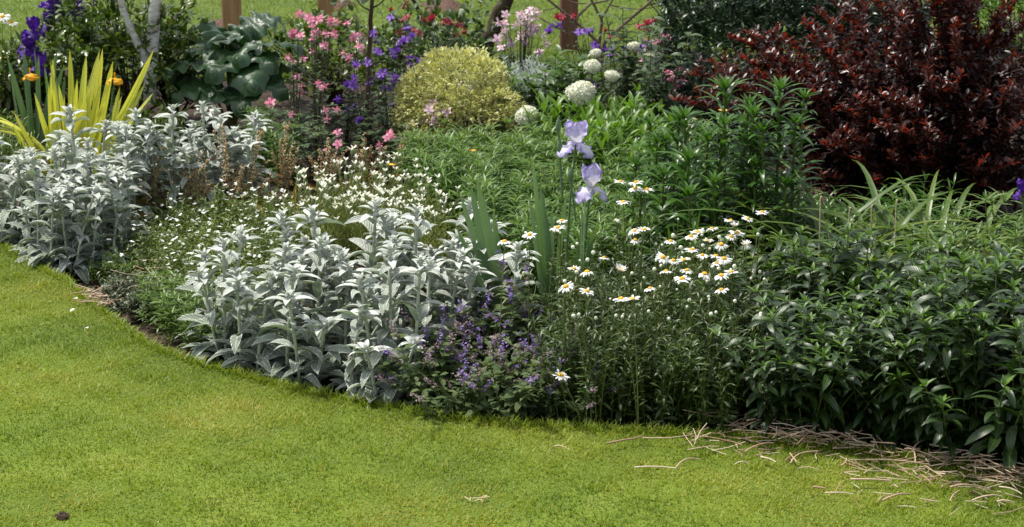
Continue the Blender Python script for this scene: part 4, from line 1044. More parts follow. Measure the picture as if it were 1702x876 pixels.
# ---------------- golden ball shrub
def ball_shrub(name, label, cat, base_px, rx, rz, cz, n, L, W, mat, prof=P_obov, ry=None, stemmat=None, lump=.1, cluster=5, inner=.72, spec_nv=3):
    bx, by = G(*base_px)
    root = thing(name, label, cat, (bx, by, SOIL))
    ry = ry or rx
    m = n // cluster
    u = rng.normal(0, 1, (m, 3)); u /= np.linalg.norm(u, axis=1)[:, None]
    u[:, 2] = np.where(u[:, 2] < -.45, -u[:, 2] * .5, u[:, 2])
    lf = MB()
    bumps = rng.normal(0, 1, (26, 3)); bumps /= np.linalg.norm(bumps, axis=1)[:, None]
    prox = (u @ bumps.T).max(1)
    rad = (1 - lump + lump * 2.2 * np.clip((prox - .75) / .25, 0, 1)) * np.where(rng.random(m) < .72, rng.uniform(.9, 1.02, m), rng.uniform(inner, .92, m))
    C = u * rad[:, None] * [rx, ry, rz] + [0, 0, cz]
    C[:, 2] = np.maximum(C[:, 2], .02)
    P = np.repeat(C, cluster, 0)
    uu = np.repeat(u, cluster, 0)
    N = len(P)
    az = np.arctan2(uu[:, 1], uu[:, 0]) + rng.normal(0, 1.0, N)
    el = np.arcsin(np.clip(uu[:, 2], -1, 1)) * .6 + .25 + rng.normal(0, .5, N)
    rr = np.clip(np.repeat(rng.random(m), cluster) * .6 + rng.random(N) * .4, 0, 1)
    leaves(lf, P + rng.normal(0, L * .22, (N, 3)), az, el, L * rng.uniform(.7, 1.2, N), W * rng.uniform(.8, 1.2, N), rng.uniform(.1, .8, N), .25, rng.normal(0, .3, N), prof, spec_nv, 0, rr)
    st = MB()
    for i in rng.choice(m, 34, replace=False):                     # stray shoots that break the outline
        d = u[i] * [rx, ry, rz] * rng.uniform(.85, .95) + [0, 0, cz]; d[2] = max(d[2], .06)
        tip = d + (u[i] * .5 + [0, 0, .8]) * rng.uniform(.05, .11) * (rx / .3) ** .5
        shoot(st, lf, np.array([d, (d + tip) / 2 + rng.normal(0, .004, 3), tip]), .0018, 6, 2, (L, L * .8), (W / L, W / L), (.2, .8), (.4, .3), .25, prof, .1, 1.57, spec_nv)
    lf.build('crown', mat, root)
    for i in range(46):
        d = u[i] * rad[i] * [rx, ry, rz] * .93 + [0, 0, cz]
        d[2] = max(d[2], .05)
        tube(st, [[0, 0, 0], d * [.45, .45, .5] + rng.normal(0, .01, 3), d], [.007, .004, .002], 5)
    st.build('branches', stemmat or M['bark'], root)
    return root
ball_shrub('golden_shrub', 'rounded golden yellow variegated shrub clipped like a ball', 'shrub', (765, 262), .29, .275, .20, 19000, .021, .012, M['gold'], P_ovate, lump=.13)
ball_shrub('evergreen_shrub', 'large dark glossy evergreen shrub behind the barberry', 'shrub', (1305, 200), .66, .62, .34, 26000, .05, .021, M['box'], P_lance, lump=.12, cluster=7, inner=.6)
ball_shrub('evergreen_shrub', 'bright green round shrub on the far lawn behind the barberry', 'shrub', (1690, 95), .46, .42, .26, 6000, .05, .022, M['mid_phlox'], P_lance, lump=.15)
ball_shrub('leafy_bush', 'dark leafy bush around the white birch trunk', 'bush', (215, 200), .32, .36, .30, 3000, .055, .028, M['rose'], P_ovate, lump=.28, cluster=6, inner=.5)
ball_shrub('leafy_bush', 'dark leafy bush between the violet irises and the birch', 'bush', (140, 190), .20, .28, .24, 1700, .055, .028, M['rose'], P_ovate, lump=.3, cluster=6, inner=.5)
ball_shrub('leafy_bush', 'green leafy bush behind the violet irises at the picture edge', 'bush', (5, 205), .22, .2, .16, 1500, .06, .03, M['rose'], P_ovate, lump=.3, cluster=6, inner=.5)
ball_shrub('leafy_bush', 'green bush in front of the leaning trunk behind the golden shrub', 'bush', (745, 165), .32, .25, .18, 1700, .05, .034, M['columbine_leaf'], P_ovate, lump=.3, cluster=5, inner=.5)
ball_shrub('leafy_bush', 'low green bush behind the pink columbines by the far posts', 'bush', (560, 165), .34, .22, .18, 1600, .05, .032, M['rose'], P_ovate, lump=.3, cluster=5, inner=.5)
ball_shrub('leafy_bush', 'low green bush between the birch and the big lobed leaves', 'bush', (290, 190), .17, .24, .19, 1500, .05, .024, M['peony'], P_lance, lump=.3, cluster=5, inner=.5)
# thin rose canes
x, y = G(165, 195); cane = thing('rose_plant', 'tall thin dark rose canes rising before the birch', 'rose', (x, y, SOIL))
for (px0, px1, pt) in [(118, 118, -30), (150, 150, -30), (165, 182, -30)]:
    X, Z = ray_at(px1, pt, y); X0_, _ = ray_at(px0, 195, y)
    mb = MB(); pts = [[X0_ - x, -.3, 0], [(X0_ + X) / 2 - x, -.32, (Z - SOIL) * .5], [X - x, -.3, Z - SOIL]]
    tube(mb, pts, [.005, .004, .003], 5)
    pp = along(np.array(pts), rng.uniform(.35, 1, 26)); leaves(mb, pp, rng.uniform(0, 6.28, 26), rng.uniform(0, .8, 26), .05, .026, .6, .2, 0, P_ovate, 3, 1)
    mb.build('cane', [M['dark_stem'], M['rose']], cane)

# ---------------- barberry
x0, y0 = G(1560, 350)
bar = thing('barberry_bush', 'large dark purple red barberry bush with glossy arching shoots', 'barberry', (x0, y0, SOIL))
tips = [(1410, -60, .15), (1450, -80, .25), (1490, -60, .1), (1535, -90, .2), (1590, -110, .1), (1640, -80, .1), (1665, -60, .25), (1690, -20, .1), (1715, -40, .2), (1360, -20, .25), (1330, 30, .3), (1390, 20, .2), (1480, 20, .15), (1560, 0, .0), (1610, -10, .15), (1755, -10, .2), (1630, 100, -.1), (1280, 240, -.15), (1300, 285, -.25), (1345, 320, -.3), (1245, 195, -.1), (1270, 300, -.1), (1320, 265, 0), (1112, 165, -.1), (1135, 120, .1), (1170, 100, .2), (1205, 62, .2), (1232, 50, .1), (1275, 85, 0), (1300, 62, .2), (1352, 12, .2), (1340, 60, 0), (1372, 85, -.1), (1442, -8, .1), (1430, 40, -.1), (1405, 110, -.2), (1470, 80, -.1),
        (1520, -70, .1), (1545, -40, -.1), (1572, -90, .0), (1600, -60, -.1), (1625, -80, .2), (1500, 20, -.2), (1585, 30, -.25), (1650, 55, 0), (1662, 20, .2), (1695, 90, -.1), (1700, 40, .2), (1740, 60, 0), (1780, 20, .1),
        (1350, 150, -.2), (1385, 175, -.25), (1420, 160, -.3), (1460, 150, -.3), (1500, 165, -.35), (1540, 110, -.3), (1400, 215, -.35), (1450, 205, -.4), (1495, 215, -.4), (1540, 205, -.4), (1640, 150, -.3), (1680, 140, -.3), (1640, 205, -.35),
        (1690, 210, -.35), (1735, 150, -.3), (1330, 215, -.2), (1362, 240, -.3), (1420, 262, -.4), (1480, 255, -.42), (1530, 262, -.42), (1640, 262, -.4), (1690, 270, -.4), (1600, 120, -.3), (1250, 120, -.05), (1190, 135, -.1), (1290, 130, -.1), (1150, 150, 0), (1225, 95, 0),
        (1500, 80, .1), (1560, 60, .1), (1620, 40, .0), (1380, 120, .1), (1320, 110, .1), (1480, 120, .2), (1740, 230, -.3), (1450, 300, -.4), (1640, 310, -.35), (1720, 310, -.35), (1365, 290, -.25)]
for (px, py, dy) in tips:
    Y = y0 + dy * 1.1 + .1
    X, Z = ray_at(px, py, Y)
    e = np.array([X - x0, Y - y0, Z - SOIL])
    t = np.linspace(0, 1, 9)
    hx = np.sign(e[0]) * min(abs(e[0]), .25)
    base = np.array([rng.normal(0, .10), rng.normal(0, .06), 0])
    k = .9 if abs(e[0]) > .5 else 1.5
    pts = np.stack([base[0] + (e[0] - base[0]) * t ** k, base[1] + (e[1] - base[1]) * t ** k, e[2] * (1 - (1 - t) ** 1.25) if abs(e[0]) > .5 else e[2] * t], -1)
    pts[1:-1] += rng.normal(0, .012, (7, 3))
    L = np.linalg.norm(np.diff(pts, axis=0), axis=1).sum()
    st = MB(); tube(st, pts, np.linspace(.007, .0018, 9), 5)
    b = st.build('branch', M['barberry_bark'], bar)
    lf = MB()
    for _tw in range(int(19 * L / .6)):                       # short side twigs
        tt = rng.uniform(.12, .92) ** 1.15; c = along(pts, np.array([tt]))[0]
        a = rng.uniform(0, 6.28); l = rng.uniform(.05, .13) * (1.25 - tt * .8)
        tw = np.stack([c, c + l * .5 * np.array([math.cos(a) * .8, math.sin(a) * .8, .9]), c + l * np.array([math.cos(a) * .6, math.sin(a) * .6, 1.3])])
        shoot(None, lf, tw, 0, 6, 3, (.040, .032), (.56, .56), (.2, .8), (.4, .3), .2, P_obov, .1, 1.1, 3, jit=.55, rnd=np.clip(rng.normal(.22 + .35 * tt, .2, 18), 0, 1))
    n = int(L / .014)
    shoot(None, lf, pts, 0, n, 3, (.040, .034), (.56, .56), (.15, .75), (.5, .3), .2, P_obov, .22, 1.1, 3, jit=.5, rnd=np.clip(np.repeat(np.linspace(.05, .92, n), 3) + rng.normal(0, .2, n * 3), 0, 1))
    lf.build('leaves', M['barberry'], b)
# dense inside of the bush
lf = MB(); n = 14000
u = rng.normal(0, 1, (n, 3)); u /= np.linalg.norm(u, axis=1)[:, None]; rad = rng.uniform(.35, 1, n) ** .5
P = u * rad[:, None] * [.64, .38, .36] + [.02, .12, .34]; P = P[P[:, 2] > .02]; n = len(P)
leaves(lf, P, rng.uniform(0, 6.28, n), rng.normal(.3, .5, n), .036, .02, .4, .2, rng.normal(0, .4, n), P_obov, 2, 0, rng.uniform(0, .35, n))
lf.build('inner_leaves', M['barberry'], bar)
# a second barberry plant further along the bed


# ---------------- big lobed leaves
bx, by = G(385, 210)
big = thing('acanthus_plant', 'large dark glossy lobed leaf plant before the wooden post', 'acanthus', (bx, by, SOIL))
def lobed(L, W, bend):
    """broad leaf whose margin runs in pointed lobes, with a folded rippled blade"""
    nl, mcol = 24, 9
    t = np.linspace(0, 1, nl + 1)
    lob = 0.5 + .5 * np.abs(np.sin(t * math.pi * 3.5 + .4)) ** .6
    w = np.clip(1.9 * t ** .45 * (1 - t) ** .6, 0, 1) * lob * W / 2
    V, uv = [], []
    th = bend * t
    for i in range(nl + 1):
        x = L * math.sin(th[i]) / bend; z = -L * (1 - math.cos(th[i])) / bend
        for j in range(mcol):
            s = -1 + 2 * j / (mcol - 1)
            rip = .014 * math.sin(t[i] * 26 - abs(s) * 4 + L * 90) * abs(s) + .035 * abs(s) ** 1.5 * math.cos(t[i] * 5 + L * 40) - .03 * abs(s) ** 3
            V.append([x - abs(s) * w[i] * .25, s * w[i], z + rip]); uv.append([j / (mcol - 1), t[i]])
    F = [[i * mcol + j, i * mcol + j + 1, (i + 1) * mcol + j + 1, (i + 1) * mcol + j] for i in range(nl) for j in range(mcol - 1)]
    return np.array(V), F, np.array(uv)
for (px, py, az, tilt, L, dy) in [(345, 82, 2.9, .15, .19, 0), (320, 105, 3.3, .0, .2, -.05), (400, 60, 1.0, .5, .18, .1), (432, 45, .6, .5, .19, .1), (455, 75, .2, .2, .2, 0), (372, 105, -1.9, -.1, .2, -.12), (410, 110, -1.3, -.15, .22, -.14),
                                  (330, 140, 3.5, -.1, .2, -.12), (362, 148, -2.2, -.15, .18, -.15), (440, 130, -.6, -.2, .2, -.1), (395, 85, -1.6, .1, .2, -.05), (430, 92, -.9, .1, .2, -.05), (360, 60, 2.2, .6, .17, .08), (470, 110, -.2, 0, .18, .02), (300, 130, 3.0, .1, .17, 0), (400, 148, -1.5, -.3, .19, -.17), (380, 70, -1.5, .3, .17, 0)]:
    Y = by + dy; X, Z = ray_at(px, py, Y)
    L *= 1.22; V, F, uv = lobed(L, L * .98, rng.uniform(.2, .5)); tilt = tilt * .6 + .06
    ca, sa = math.cos(az), math.sin(az); ct, st_ = math.cos(tilt), math.sin(tilt); ro = rng.normal(0, .3); cr, sr = math.cos(ro), math.sin(ro)
    V = np.stack([V[:, 0], V[:, 1] * cr - V[:, 2] * sr, V[:, 1] * sr + V[:, 2] * cr], -1)
    V = np.stack([V[:, 0] * ct - V[:, 2] * st_, V[:, 1], V[:, 0] * st_ + V[:, 2] * ct], -1)
    V = V - [L * .45, 0, 0]
    V = np.stack([V[:, 0] * ca - V[:, 1] * sa, V[:, 0] * sa + V[:, 1] * ca, V[:, 2]], -1) + [X - bx, dy, Z - SOIL]
    mb = MB(); mb.add(V, F, uv, rng.random()); lf_ = mb.build('leaf', M['big_leaf'], big)
    mb = MB(); e = V[:9].mean(0); tube(mb, [[0, 0, 0], e * [.4, .4, .6], e], [.007, .006, .005], 6); mb.build('leaf_stalk', M['stem'], lf_)

# ---------------- yellow striped flag iris and violet irises at the left
bx, by = G(118, 290)
yf = thing('flag_iris_plant', 'yellow striped sword leaf iris clump with upright blades behind the left lambs ears', 'iris', (bx, by, SOIL))
for (b_, px, py, w) in [(85, 78, 110, 1), (98, 97, 105, 1.1), (110, 120, 88, 1.2), (125, 141, 98, 1), (120, 157, 95, 1.1), (140, 165, 88, .9), (145, 183, 110, 1), (110, 152, 145, 1.1), (135, 262, 102, 1.1), (150, 232, 150, .9), (125, 160, 150, .9),
                         (145, 178, 150, 1), (90, 80, 150, .9), (130, 175, 165, 1.1), (100, 110, 160, 1), (160, 200, 160, .8), (95, 62, 155, .7), (115, 135, 150, .9)] + [(b0 + rng.normal(0, 10), x0_ + rng.normal(0, 9), y0_ + rng.uniform(6, 40), w0 * .8) for b0, x0_, y0_, w0 in ((85, 72, 120, 1), (98, 100, 112, 1), (112, 128, 105, 1), (125, 148, 108, 1), (140, 172, 112, 1), (148, 190, 125, 1), (92, 58, 150, 1), (80, 40, 170, 1), (75, 25, 185, 1), (150, 215, 150, 1), (155, 240, 128, .9))]:
    X0_, _ = ray_at(b_, 285, by); X, Z = ray_at(px, py, by + rng.normal(0, .05))
    d = np.array([X - X0_, rng.normal(0, .05), Z - SOIL]); L = np.linalg.norm(d)
    mb = MB(); leaves(mb, [[X0_ - bx, rng.normal(0, .04), 0]], math.atan2(d[1], d[0]), math.asin(min(.999, d[2] / L)), L * 1.03, .036 * w, .25 if px > 220 else rng.uniform(-.05, .15), .12, (1.57 if px < 200 else -1.2) + rng.normal(0, .35), P_sword, 9)
    mb.build('leaf', M['flag'], yf)
for (px, py) in [(-8, 185), (0, 195), (20, 215), (-25, 215), (5, 175), (30, 190), (-5, 200), (12, 205)]:                     # long outer blades arching over to the left
    X, Z = ray_at(px, py, by)
    mb = MB(); leaves(mb, [[-.06, rng.normal(0, .02), 0.02]], 3.14 + rng.normal(0, .12), 1.28, rng.uniform(.40, .56), .032, rng.uniform(1.2, 1.6), .2, rng.normal(0, .2), P_sword, 10); mb.build('leaf', M['flag'], yf)
for (px, py, bpx, lab) in [(51, 126, 52, 'yellow flag iris flower on the left stalk above the striped leaves'), (191, 134, 180, 'yellow flag iris flower between the striped leaves near the birch')]:
    iris_flower(lab, [(px, py - 3)], (bpx, 285), by - .02, (M['yellow'], M['yellow']), .058, yellow=True, face=rng.uniform(0, 2))
for i, (pl, bp, Yb, lab) in enumerate([([(57, 52), (50, 82)], (72, 215), 7.9, 'violet bearded iris stalk with two flowers stacked'), ([(83, 3), (92, 18)], (88, 215), 8.2, 'tallest violet iris stalk at the top edge'), ([(82, 42), (128, 12)], (100, 215), 8.2, 'violet iris stalk with a half faded bloom'),
                                       ([(66, 112)], (66, 220), 7.8, 'low violet iris flower beside the left yellow flag'), ([(48, 75)], (45, 215), 8.0, 'violet iris flower leftmost of the violet ones')]):
    iris_flower(lab, pl, bp, Yb, (M['violet'], M['violet']), .088, face=rng.uniform(0, 2))
fan('green iris leaf fan under the violet flowers', (60, 235), [(20, 95), (35, 85), (75, 80), (88, 85), (45, 100), (65, 95), (100, 110), (25, 120)] and [(a, b, .9) for a, b in [(20, 95), (35, 85), (75, 80), (88, 85), (45, 100), (65, 95), (100, 110), (25, 120)]])
fan('green iris leaf fan between the violet and yellow irises', (95, 240), [(a, b, .8) for a, b in [(85, 92), (100, 100), (72, 110), (110, 130), (90, 120)]])
gp = [leafy('leafy_plant', 'green leafy plant', 'leafy plant', 14, .2, .1, 9, 2, (.05, .04), (.2, .2), (.5, .9), (.9, .6), M['bright'], spread=.6) for _ in range(2)]
for i, (px, py) in enumerate([(5, 275), (30, 290), (-25, 290), (60, 300), (15, 255), (200, 250), (240, 245), (280, 240), (-10, 240)]):
    put(gp[i % 2], (*G(px, py), SOIL), rng.uniform(0, 6.28), rng.uniform(.8, 1.1), 'green leafy filler plant behind the left lambs ears' if i < 5 or i == 8 else 'green leafy filler plant below the dark bush', 'green filler plants behind left lambs ears' if i < 5 or i == 8 else 'green filler plants below the dark bush')
for (px, py, lab) in [(4, 28, 'white daisy at the far left corner, upper one'), (18, 38, 'white daisy at the far left corner, drooping and browned'), (7, 98, 'big white daisy left of the violet irises')]:
    daisy(px, py, 8.1, lab, None, 1.5)
x, z = ray_at(318, 68, 8.7)
pop = thing('poppy', 'single small red poppy flower between the birch and the post', 'poppy', (x, 8.7, SOIL))
mb = MB(); tube(mb, [[0, .02, 0], [0, .01, (z - SOIL) * .5], [0, 0, z - SOIL]], .0018, 5); mb.build('stem', M['stem'], pop)
mb = MB(); a = np.arange(5) * 1.2566; leaves(mb, np.repeat([[0, 0, z - SOIL]], 5, 0), a, .5, .026, .026, .5, .1, 0, P_petal, 4); mb.build('petals', M['red'], pop)
# orange flowers low in the bed
for (px, py, lab) in [(785, 252, 'small orange flower in the narrow leaved phlox'), (650, 275, 'small orange flower behind the white lavender'), (1202, 185, 'small orange flower beside the lilies')]:
    Y = 6.6 if px < 1000 else 5.9
    X, Z = ray_at(px, py, Y)
    o = thing('geum', lab, 'orange flower', (X, Y, SOIL))
    mb = MB(); tube(mb, [[0, .02, 0], [0, 0, Z - SOIL]], .0015, 5); mb.build('stem', M['stem'], o)
    mb = MB(); leaves(mb, np.repeat([[0, 0, Z - SOIL]], 6, 0), np.arange(6) * 1.047, .5, .02, .016, .5, .1, 0, P_petal, 3); mb.build('petals', M['orange'], o)

# ---------------- posts, trunks, bare shrub
def post(px, pb, wpx, label, mat, H=1.3, name='wooden_post'):
    x, y = G(px, pb)
    s = math.hypot(y, CAM_H) / FPX
    w = wpx * s
    root = thing(name, label, 'post', (x, y, -.02))
    mb = MB(); n = 18
    zz = np.linspace(0, H, n)
    c = w * .08
    prof = np.array([[-w / 2 + c, -w / 2], [w / 2 - c, -w / 2], [w / 2, -w / 2 + c], [w / 2, w / 2 - c], [w / 2 - c, w / 2], [-w / 2 + c, w / 2], [-w / 2, w / 2 - c], [-w / 2, -w / 2 + c]])
    V = np.stack([np.concatenate([prof * (1 + rng.normal(0, .008)), np.full((8, 1), z)], 1) for z in zz])
    F = [[i * 8 + j, i * 8 + (j + 1) % 8, (i + 1) * 8 + (j + 1) % 8, (i + 1) * 8 + j] for i in range(n - 1) for j in range(8)]
    mb.add(V.reshape(-1, 3), F); mb.build('shaft', mat, root, smooth=False)
    mb = MB(); top = np.concatenate([prof, np.full((8, 1), H)], 1); top2 = np.concatenate([prof * .7, np.full((8, 1), H + w * .15)], 1)
    mb.add(np.concatenate([top, top2]), [[j, (j + 1) % 8, 8 + (j + 1) % 8, 8 + j] for j in range(8)]); mb.add(top2, [list(range(8))]); mb.build('weathered_top', mat, root, smooth=False)
post(388, 78, 29, 'square wooden post rising behind the big lobed leaves', M['post'])
post(543, 62, 25, 'square wooden post behind the tallest pink columbine', M['post'])
post(945, 84, 29, 'reddish wooden post behind the bare twigs', M['red_post'])
# mulch round the posts
def patch(px, py, rx, ry, name='mulch'):
    x, y = G(px, py); a = np.linspace(0, 6.283, 40)[:-1]
    mb = MB(); k = 1 + .12 * np.sin(a * 5) + .08 * np.sin(a * 9 + 1)
    ring = np.stack([x + rx * k * np.cos(a), y + ry * k * np.sin(a), np.full_like(a, .004)], -1)
    mid = np.stack([x + rx * .55 * k * np.cos(a), y + ry * .55 * k * np.sin(a), np.full_like(a, .045)], -1)
    n = len(a)
    mb.add(np.concatenate([ring, mid, [[x, y, .06]]]), [[j, (j + 1) % n, n + (j + 1) % n, n + j] for j in range(n)])
    mb.F.append(np.array([[n + j, n + (j + 1) % n, 2 * n] for j in range(n)])); mb.MI.append(np.zeros(n))
    o = mb.build(name, M['mulch']); o['kind'] = 'structure'
patch(372, 48, .16, .35); patch(735, 12, .14, .3); patch(560, 10, .12, .25)

def trunk_thing(name, label, cat, px, pb, pts_px, r0, r1, mat, base_Y=None, crown=None):
    Y = base_Y or G(px, pb)[1]
    x = ray_at(px, pb, Y)[0]
    root = thing(name, label, cat, (x, Y, SOIL))
    for k, (line, ra, rb) in enumerate(pts_px):
        P = []
        for i, (a, b) in enumerate(line):
            X, Z = ray_at(a, b, Y); P.append([X - x, rng.normal(0, .01), max(Z - SOIL, -.02)])
        P = np.array(P)
        t = np.linspace(0, 1, 14); Q = along(P, t)
        Q[1:-1] = (Q[:-2] + Q[1:-1] * 4 + Q[2:]) / 6
        Q[1:-1] += rng.normal(0, ra * .12, (12, 3))
        mb = MB(); tube(mb, Q, np.linspace(ra, rb, 14), 12 if ra > .015 else 6); mb.build('trunk' if k == 0 else 'branch', mat, root)
    return root
bt = trunk_thing('birch_tree', 'birch tree with peeling white bark among the dark bush', 'tree', 250, 172, [([(250, 172), (251, 100), (256, 40), (262, -40), (268, -160)], .031, .026), ([(251, 120), (225, 60), (205, 20), (196, -30), (190, -110)], .019, .014)], 0, 0, M['birch'], 7.96)
cr = MB(); n = 900; P = np.stack([rng.normal(0.0, .3, n), rng.normal(.15, .3, n), rng.normal(1.35, .22, n)], -1)
leaves(cr, P, rng.uniform(0, 6.28, n), rng.normal(0, .5, n), .05, .03, .4, .2, 0, P_ovate, 3); cr.build('crown', M['rose'], bt)
sp = trunk_thing('sapling', 'slender brown sapling stem between the pink and the purple columbines', 'tree', 612, 262, [([(608, 262), (611, 215), (607, 180), (613, 130), (610, 95), (617, 50), (615, 20), (620, -10), (622, -90)], .0125, .009), ([(616, 20), (600, 10), (588, -8)], .004, .002), ([(614, 110), (630, 102), (640, 106)], .004, .002), ([(617, 14), (630, 8), (650, -12)], .005, .002), ([(613, 90), (600, 80), (590, 60)], .003, .002)], 0, 0, M['bark'], 7.5)
cr = MB(); n = 170
P = np.stack([rng.normal(.02, .14, n), rng.normal(0, .12, n), rng.uniform(.68, 1.1, n)], -1)
leaves(cr, P, rng.uniform(0, 6.28, n), rng.normal(-.2, .4, n), .05, .036, .4, .2, 0, P_ovate, 4); cr.build('crown', M['columbine_leaf'], sp)
lt = trunk_thing('leaning_tree', 'stout brown trunk leaning towards the reddish post', 'tree', 800, 92, [([(800, 92), (812, 60), (828, 25), (846, -10), (872, -80)], .048, .036), ([(700, 70), (712, 40), (695, 18), (682, -10)], .016, .010)], 0, 0, M['bark'], 9.4)
cr = MB(); n = 700; P = np.stack([rng.normal(.2, .35, n), rng.normal(.1, .3, n), rng.normal(1.15, .16, n)], -1)
leaves(cr, P, rng.uniform(0, 6.28, n), rng.normal(0, .5, n), .05, .034, .4, .2, 0, P_ovate, 3); cr.build('crown', M['columbine_leaf'], lt)
for k, (a, b) in enumerate([(690, 5), (775, 20), (815, 10), (760, 35)]):   # drooping sprays
    X, Z = ray_at(a, b, 9.2); x = lt.location.x
    mb = MB(); n = 26; P = np.stack([X - x + rng.normal(0, .05, n), -.2 + rng.normal(0, .04, n), Z - SOIL + rng.normal(0, .05, n)], -1)
    leaves(mb, P, rng.uniform(0, 6.28, n), rng.normal(-.4, .4, n), .045, .032, .4, .2, 0, P_ovate, 3); mb.build('foliage', M['columbine_leaf'], lt)
w = lambda L: z3(L)
trunk_thing('bare_shrub', 'leafless shrub of crossing pale twigs in front of the reddish post', 'shrub', 998, 150, [
    ([(998, 150), (996, 110)] + w([(595, 215), (530, 160), (465, 100), (400, 50), (335, 0), (270, -60)]), .011, .006),
    ([(998, 140)] + w([(600, 225), (690, 145), (790, 60), (860, 0), (930, -70)]), .011, .006),
    ([(998, 120)] + w([(592, 210), (603, 150), (605, 90), (575, 45), (548, -10), (520, -80)]), .010, .006),
    (w([(605, 90), (630, 50), (665, -10), (690, -60)]), .006, .004),
    (w([(465, 100), (510, 55), (550, 18), (600, 10), (665, -5)]), .008, .004),
    (w([(430, 5), (480, 18), (530, 20)]), .005, .003), (w([(465, 100), (475, 160), (482, 212)]), .005, .004),
    (w([(650, 25), (710, 38), (770, 45), (830, 42), (885, 28)]), .004, .002), (w([(295, 92), (380, 140), (470, 190)]), .004, .002),
    (w([(620, 150), (720, 158), (810, 168)]), .004, .002), (w([(835, 0), (900, 80), (960, 155)]), .005, .003), (w([(310, 50), (360, 45), (400, 20)]), .003, .002), (w([(650, 110), (640, 140), (610, 190)]), .003, .002),
    (w([(720, 120), (760, 125), (800, 100)]), .003, .002)], 0, 0, M['twig'], 9.25)

# ---------------- straw and twigs on the lawn edge
def stick(px, py, px2, py2, r, label, mid=None):
    a, b = G(px, py), G(px2, py2)
    c = ((a[0] + b[0]) / 2, (a[1] + b[1]) / 2)
    d = np.array([b[0] - a[0], b[1] - a[1]]); L = np.linalg.norm(d)
    nrm = np.array([-d[1], d[0]]) / (L + 1e-9)
    t = np.linspace(-.5, .5, 7)
    k = rng.normal(0, .06) * L
    pts = np.stack([d[0] * t + nrm[0] * k * (1 - 4 * t * t), d[1] * t + nrm[1] * k * (1 - 4 * t * t), .011 + .0012 * rng.random(7) + .010 * rng.random() * (1 - 4 * t * t)], -1)
    mb = MB(); tube(mb, pts, np.linspace(r, r * .75, 7), 5, rnd=rng.random())
    o = mb.build('dry_twig', M['straw']); o.location = (c[0], c[1], .008)
    tag(o, label, 'twig'); return o
q = lambda L: [(1000 + .4125 * v if i % 2 == 0 else 640 + .4125 * v) for i, v in enumerate(L)]
for seg, lab in [((20, 262, 165, 235), 'long pale twig on the lawn below the daisies'), ((165, 240, 365, 228), 'longest straight pale twig at the grass edge'), ((130, 360, 300, 365), 'double straw twig lying alone on the lawn'),
                 ((300, 362, 395, 330), 'short twig joined to the lone double twig'), ((360, 235, 565, 270), 'pale twig crossing the edge straw'), ((345, 290, 470, 275), 'dark twig below the edge straw'), ((575, 300, 690, 262), 'twig slanting down from the straw pile'),
                 ((535, 348, 595, 350), 'tiny pale straw piece on the lawn'), ((760, 345, 870, 295), 'twig lying diagonally on the grass'), ((758, 305, 785, 340), 'short crossed straw bit on the grass'), ((640, 320, 700, 340), 'thin straw bit under the slanting twig'),
                 ((1060, 330, 1320, 350), 'long grey twig across the right lawn'), ((1255, 290, 1262, 340), 'bent straw piece standing off the pile'), ((1300, 355, 1370, 400), 'brown twig below the long grey one'), ((1000, 410, 1165, 415), 'straight thin twig further out on the lawn'),
                 ((1055, 385, 1110, 370), 'short curved straw above the straight twig'), ((1280, 395, 1330, 430), 'pale bent twig on the right lawn'), ((1130, 495, 1240, 470), 'curved twig lowest on the lawn'), ((900, 465, 1010, 470), 'faint straw twig in the grass middle'),
                 ((850, 440, 900, 447), 'small straw bit in thin grass'), ((1400, 500, 1440, 455), 'curled straw twig near the right frame edge'), ((1490, 495, 1610, 480), 'flat straw twig near the right frame edge'), ((1590, 500, 1660, 505), 'pale split straw twig at the right frame edge'),
                 ((1440, 380, 1460, 400), 'stub of straw beside the pile'), ((960, 355, 985, 325), 'small upright straw stub on the grass'), ((1080, 300, 1110, 295), 'short straw bit by the pile'), ((835, 182, 930, 205), 'pale stick pointing out of the straw under the phlox'),
                 ((905, 205, 1040, 262), 'thick pale stick on the straw pile'), ((1320, 268, 1500, 300), 'thin pale twig across the right straw pile'), ((1510, 405, 1690, 410), 'grey straw twig below the right pile'), ((1250, 300, 1330, 250), 'forked twig end sticking up from the right pile'),
                 ((-190, 275, -130, 290), 'small pale twig left of the straw on the lawn'), ((1400, 440, 1560, 450), 'thin twig lying in worn grass on the right'), ((1600, 440, 1690, 470), 'slanting thin twig at the right frame edge')]:
    a, b, c, d = q(seg)
    stick(a, b, c, d, rng.uniform(.0015, .0028), lab)
def straw_pile(name, pxline, width, n, label, hgt=.03):
    L = np.array([G(*p) for p in pxline])
    t = rng.random(n)
    C = along(np.column_stack([L, np.zeros(len(L))]), t)
    C[:, :2] += rng.normal(0, width, (n, 2)) * [1.0, 1.0]
    C[:, 2] = rng.random(n) ** 1.5 * hgt + .006
    mb = MB()
    for c in C:
        a = rng.normal(-.15, .8); l = rng.uniform(.015, .10)
        d = np.array([math.cos(a), math.sin(a), rng.normal(0, .12)]) * l
        k = np.array([-math.sin(a), math.cos(a), rng.random() * .5]) * rng.normal(0, .09) * l
        k = k * .5; p = np.array([c - d / 2, c + k, c + d / 2]); p[:, 2] = np.maximum(p[:, 2], .004)
        tube(mb, p, rng.uniform(.0006, .0016), 4, rnd=rng.random(), cap=False)
    o = mb.build(name, M['straw']); o['kind'] = 'stuff'; o['label'] = label; o['category'] = 'straw'
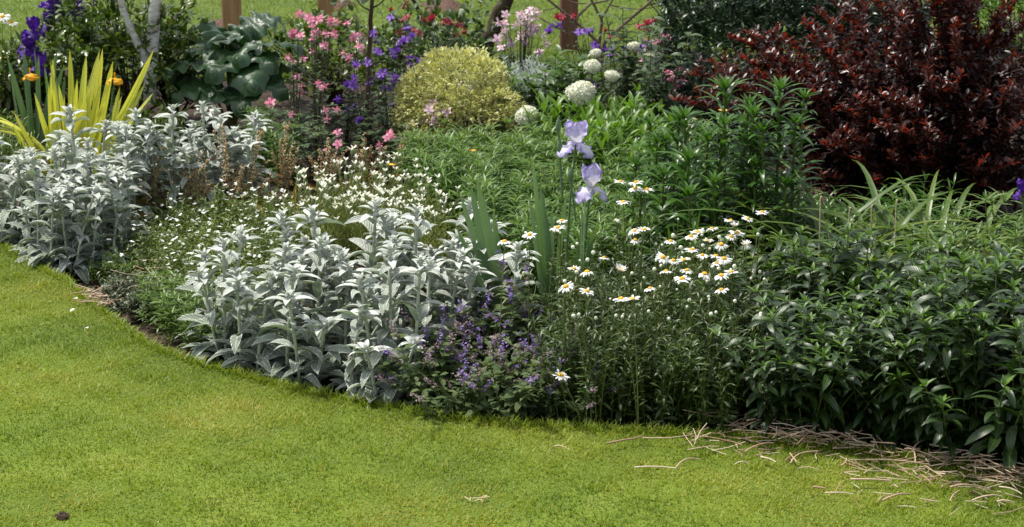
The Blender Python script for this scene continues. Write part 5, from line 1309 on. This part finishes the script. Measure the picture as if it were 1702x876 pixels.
straw_pile('straw', [(1150, 738), (1250, 735), (1350, 735), (1430, 750), (1520, 762), (1600, 776), (1702, 800)], .017, 120, 'dry straw and twig litter along the right lawn edge')
straw_pile('straw', [(1290, 738), (1370, 738), (1430, 748)], .013, 50, 'denser heap of straw under the phlox', .04)
straw_pile('straw', [(1600, 776), (1660, 792), (1720, 800)], .016, 60, 'denser heap of straw at the right frame edge', .04)
straw_pile('straw', [(1150, 745), (1300, 750), (1500, 775), (1702, 815)], .05, 55, 'loose straw bits strewn beside the edge straw', .008)
straw_pile('straw', [(1420, 800), (1560, 800), (1700, 850)], .075, 70, 'sparse straw bits scattered on the right lawn', .01)
straw_pile('straw', [(140, 486), (165, 500), (180, 515)], .02, 60, 'dry straw at the bare soil beside the left lawn edge', .02)
straw_pile('straw', [(1190, 705), (1260, 715), (1300, 720)], .02, 50, 'brown litter under the daisies and phlox', .03)
straw_pile('straw', [(210, 490), (235, 475), (260, 470)], .03, 16, 'dry brown stalks over the low bronze mat', .09)
# fallen white petals and a stone in the grass
for (px, py, lab) in [(137, 508, 'upper fallen white petal on the lawn'), (132, 525, 'lower fallen white petal on the lawn'), (153, 558, 'faint fallen petal flat in the grass below the white pair')]:
    x, y = G(px, py); mb = MB(); leaves(mb, [[-.012, 0, .02]], rng.uniform(0, 6), .1, .022, .015, .6, .3, 0, P_ovate, 4)
    o = mb.build('fallen_petal', M['white']); o.location = (x, y, .004); tag(o, lab, 'petal')
x, y = G(104, 860); mb = MB(); dome(mb, (0, 0, 0), .016, .006, 12, 4, bump=.7); o = mb.build('soil_clod', M['soil']); o.location = (x, y, .004); tag(o, 'small dark clod of earth on the nearest lawn', 'clod')
x, y = G(800, 835); mb = MB(); leaves(mb, rng.normal(0, .012, (9, 3)) * [2, 1, 0] + [0, 0, .008], rng.uniform(0, 6.28, 9), .1, .022, .003, .3, .1, 0, P_strap, 2); o = mb.build('dry_grass_tuft', M['straw']); o.location = (x, y, .004); tag(o, 'wisp of dead grey grass at the bottom of the lawn', 'dead grass')

iris_flower('single violet flower at the right edge above the pale phlox', [(1698, 318)], (1700, 560), 5.0, (M['violet'], M['violet']), .05)
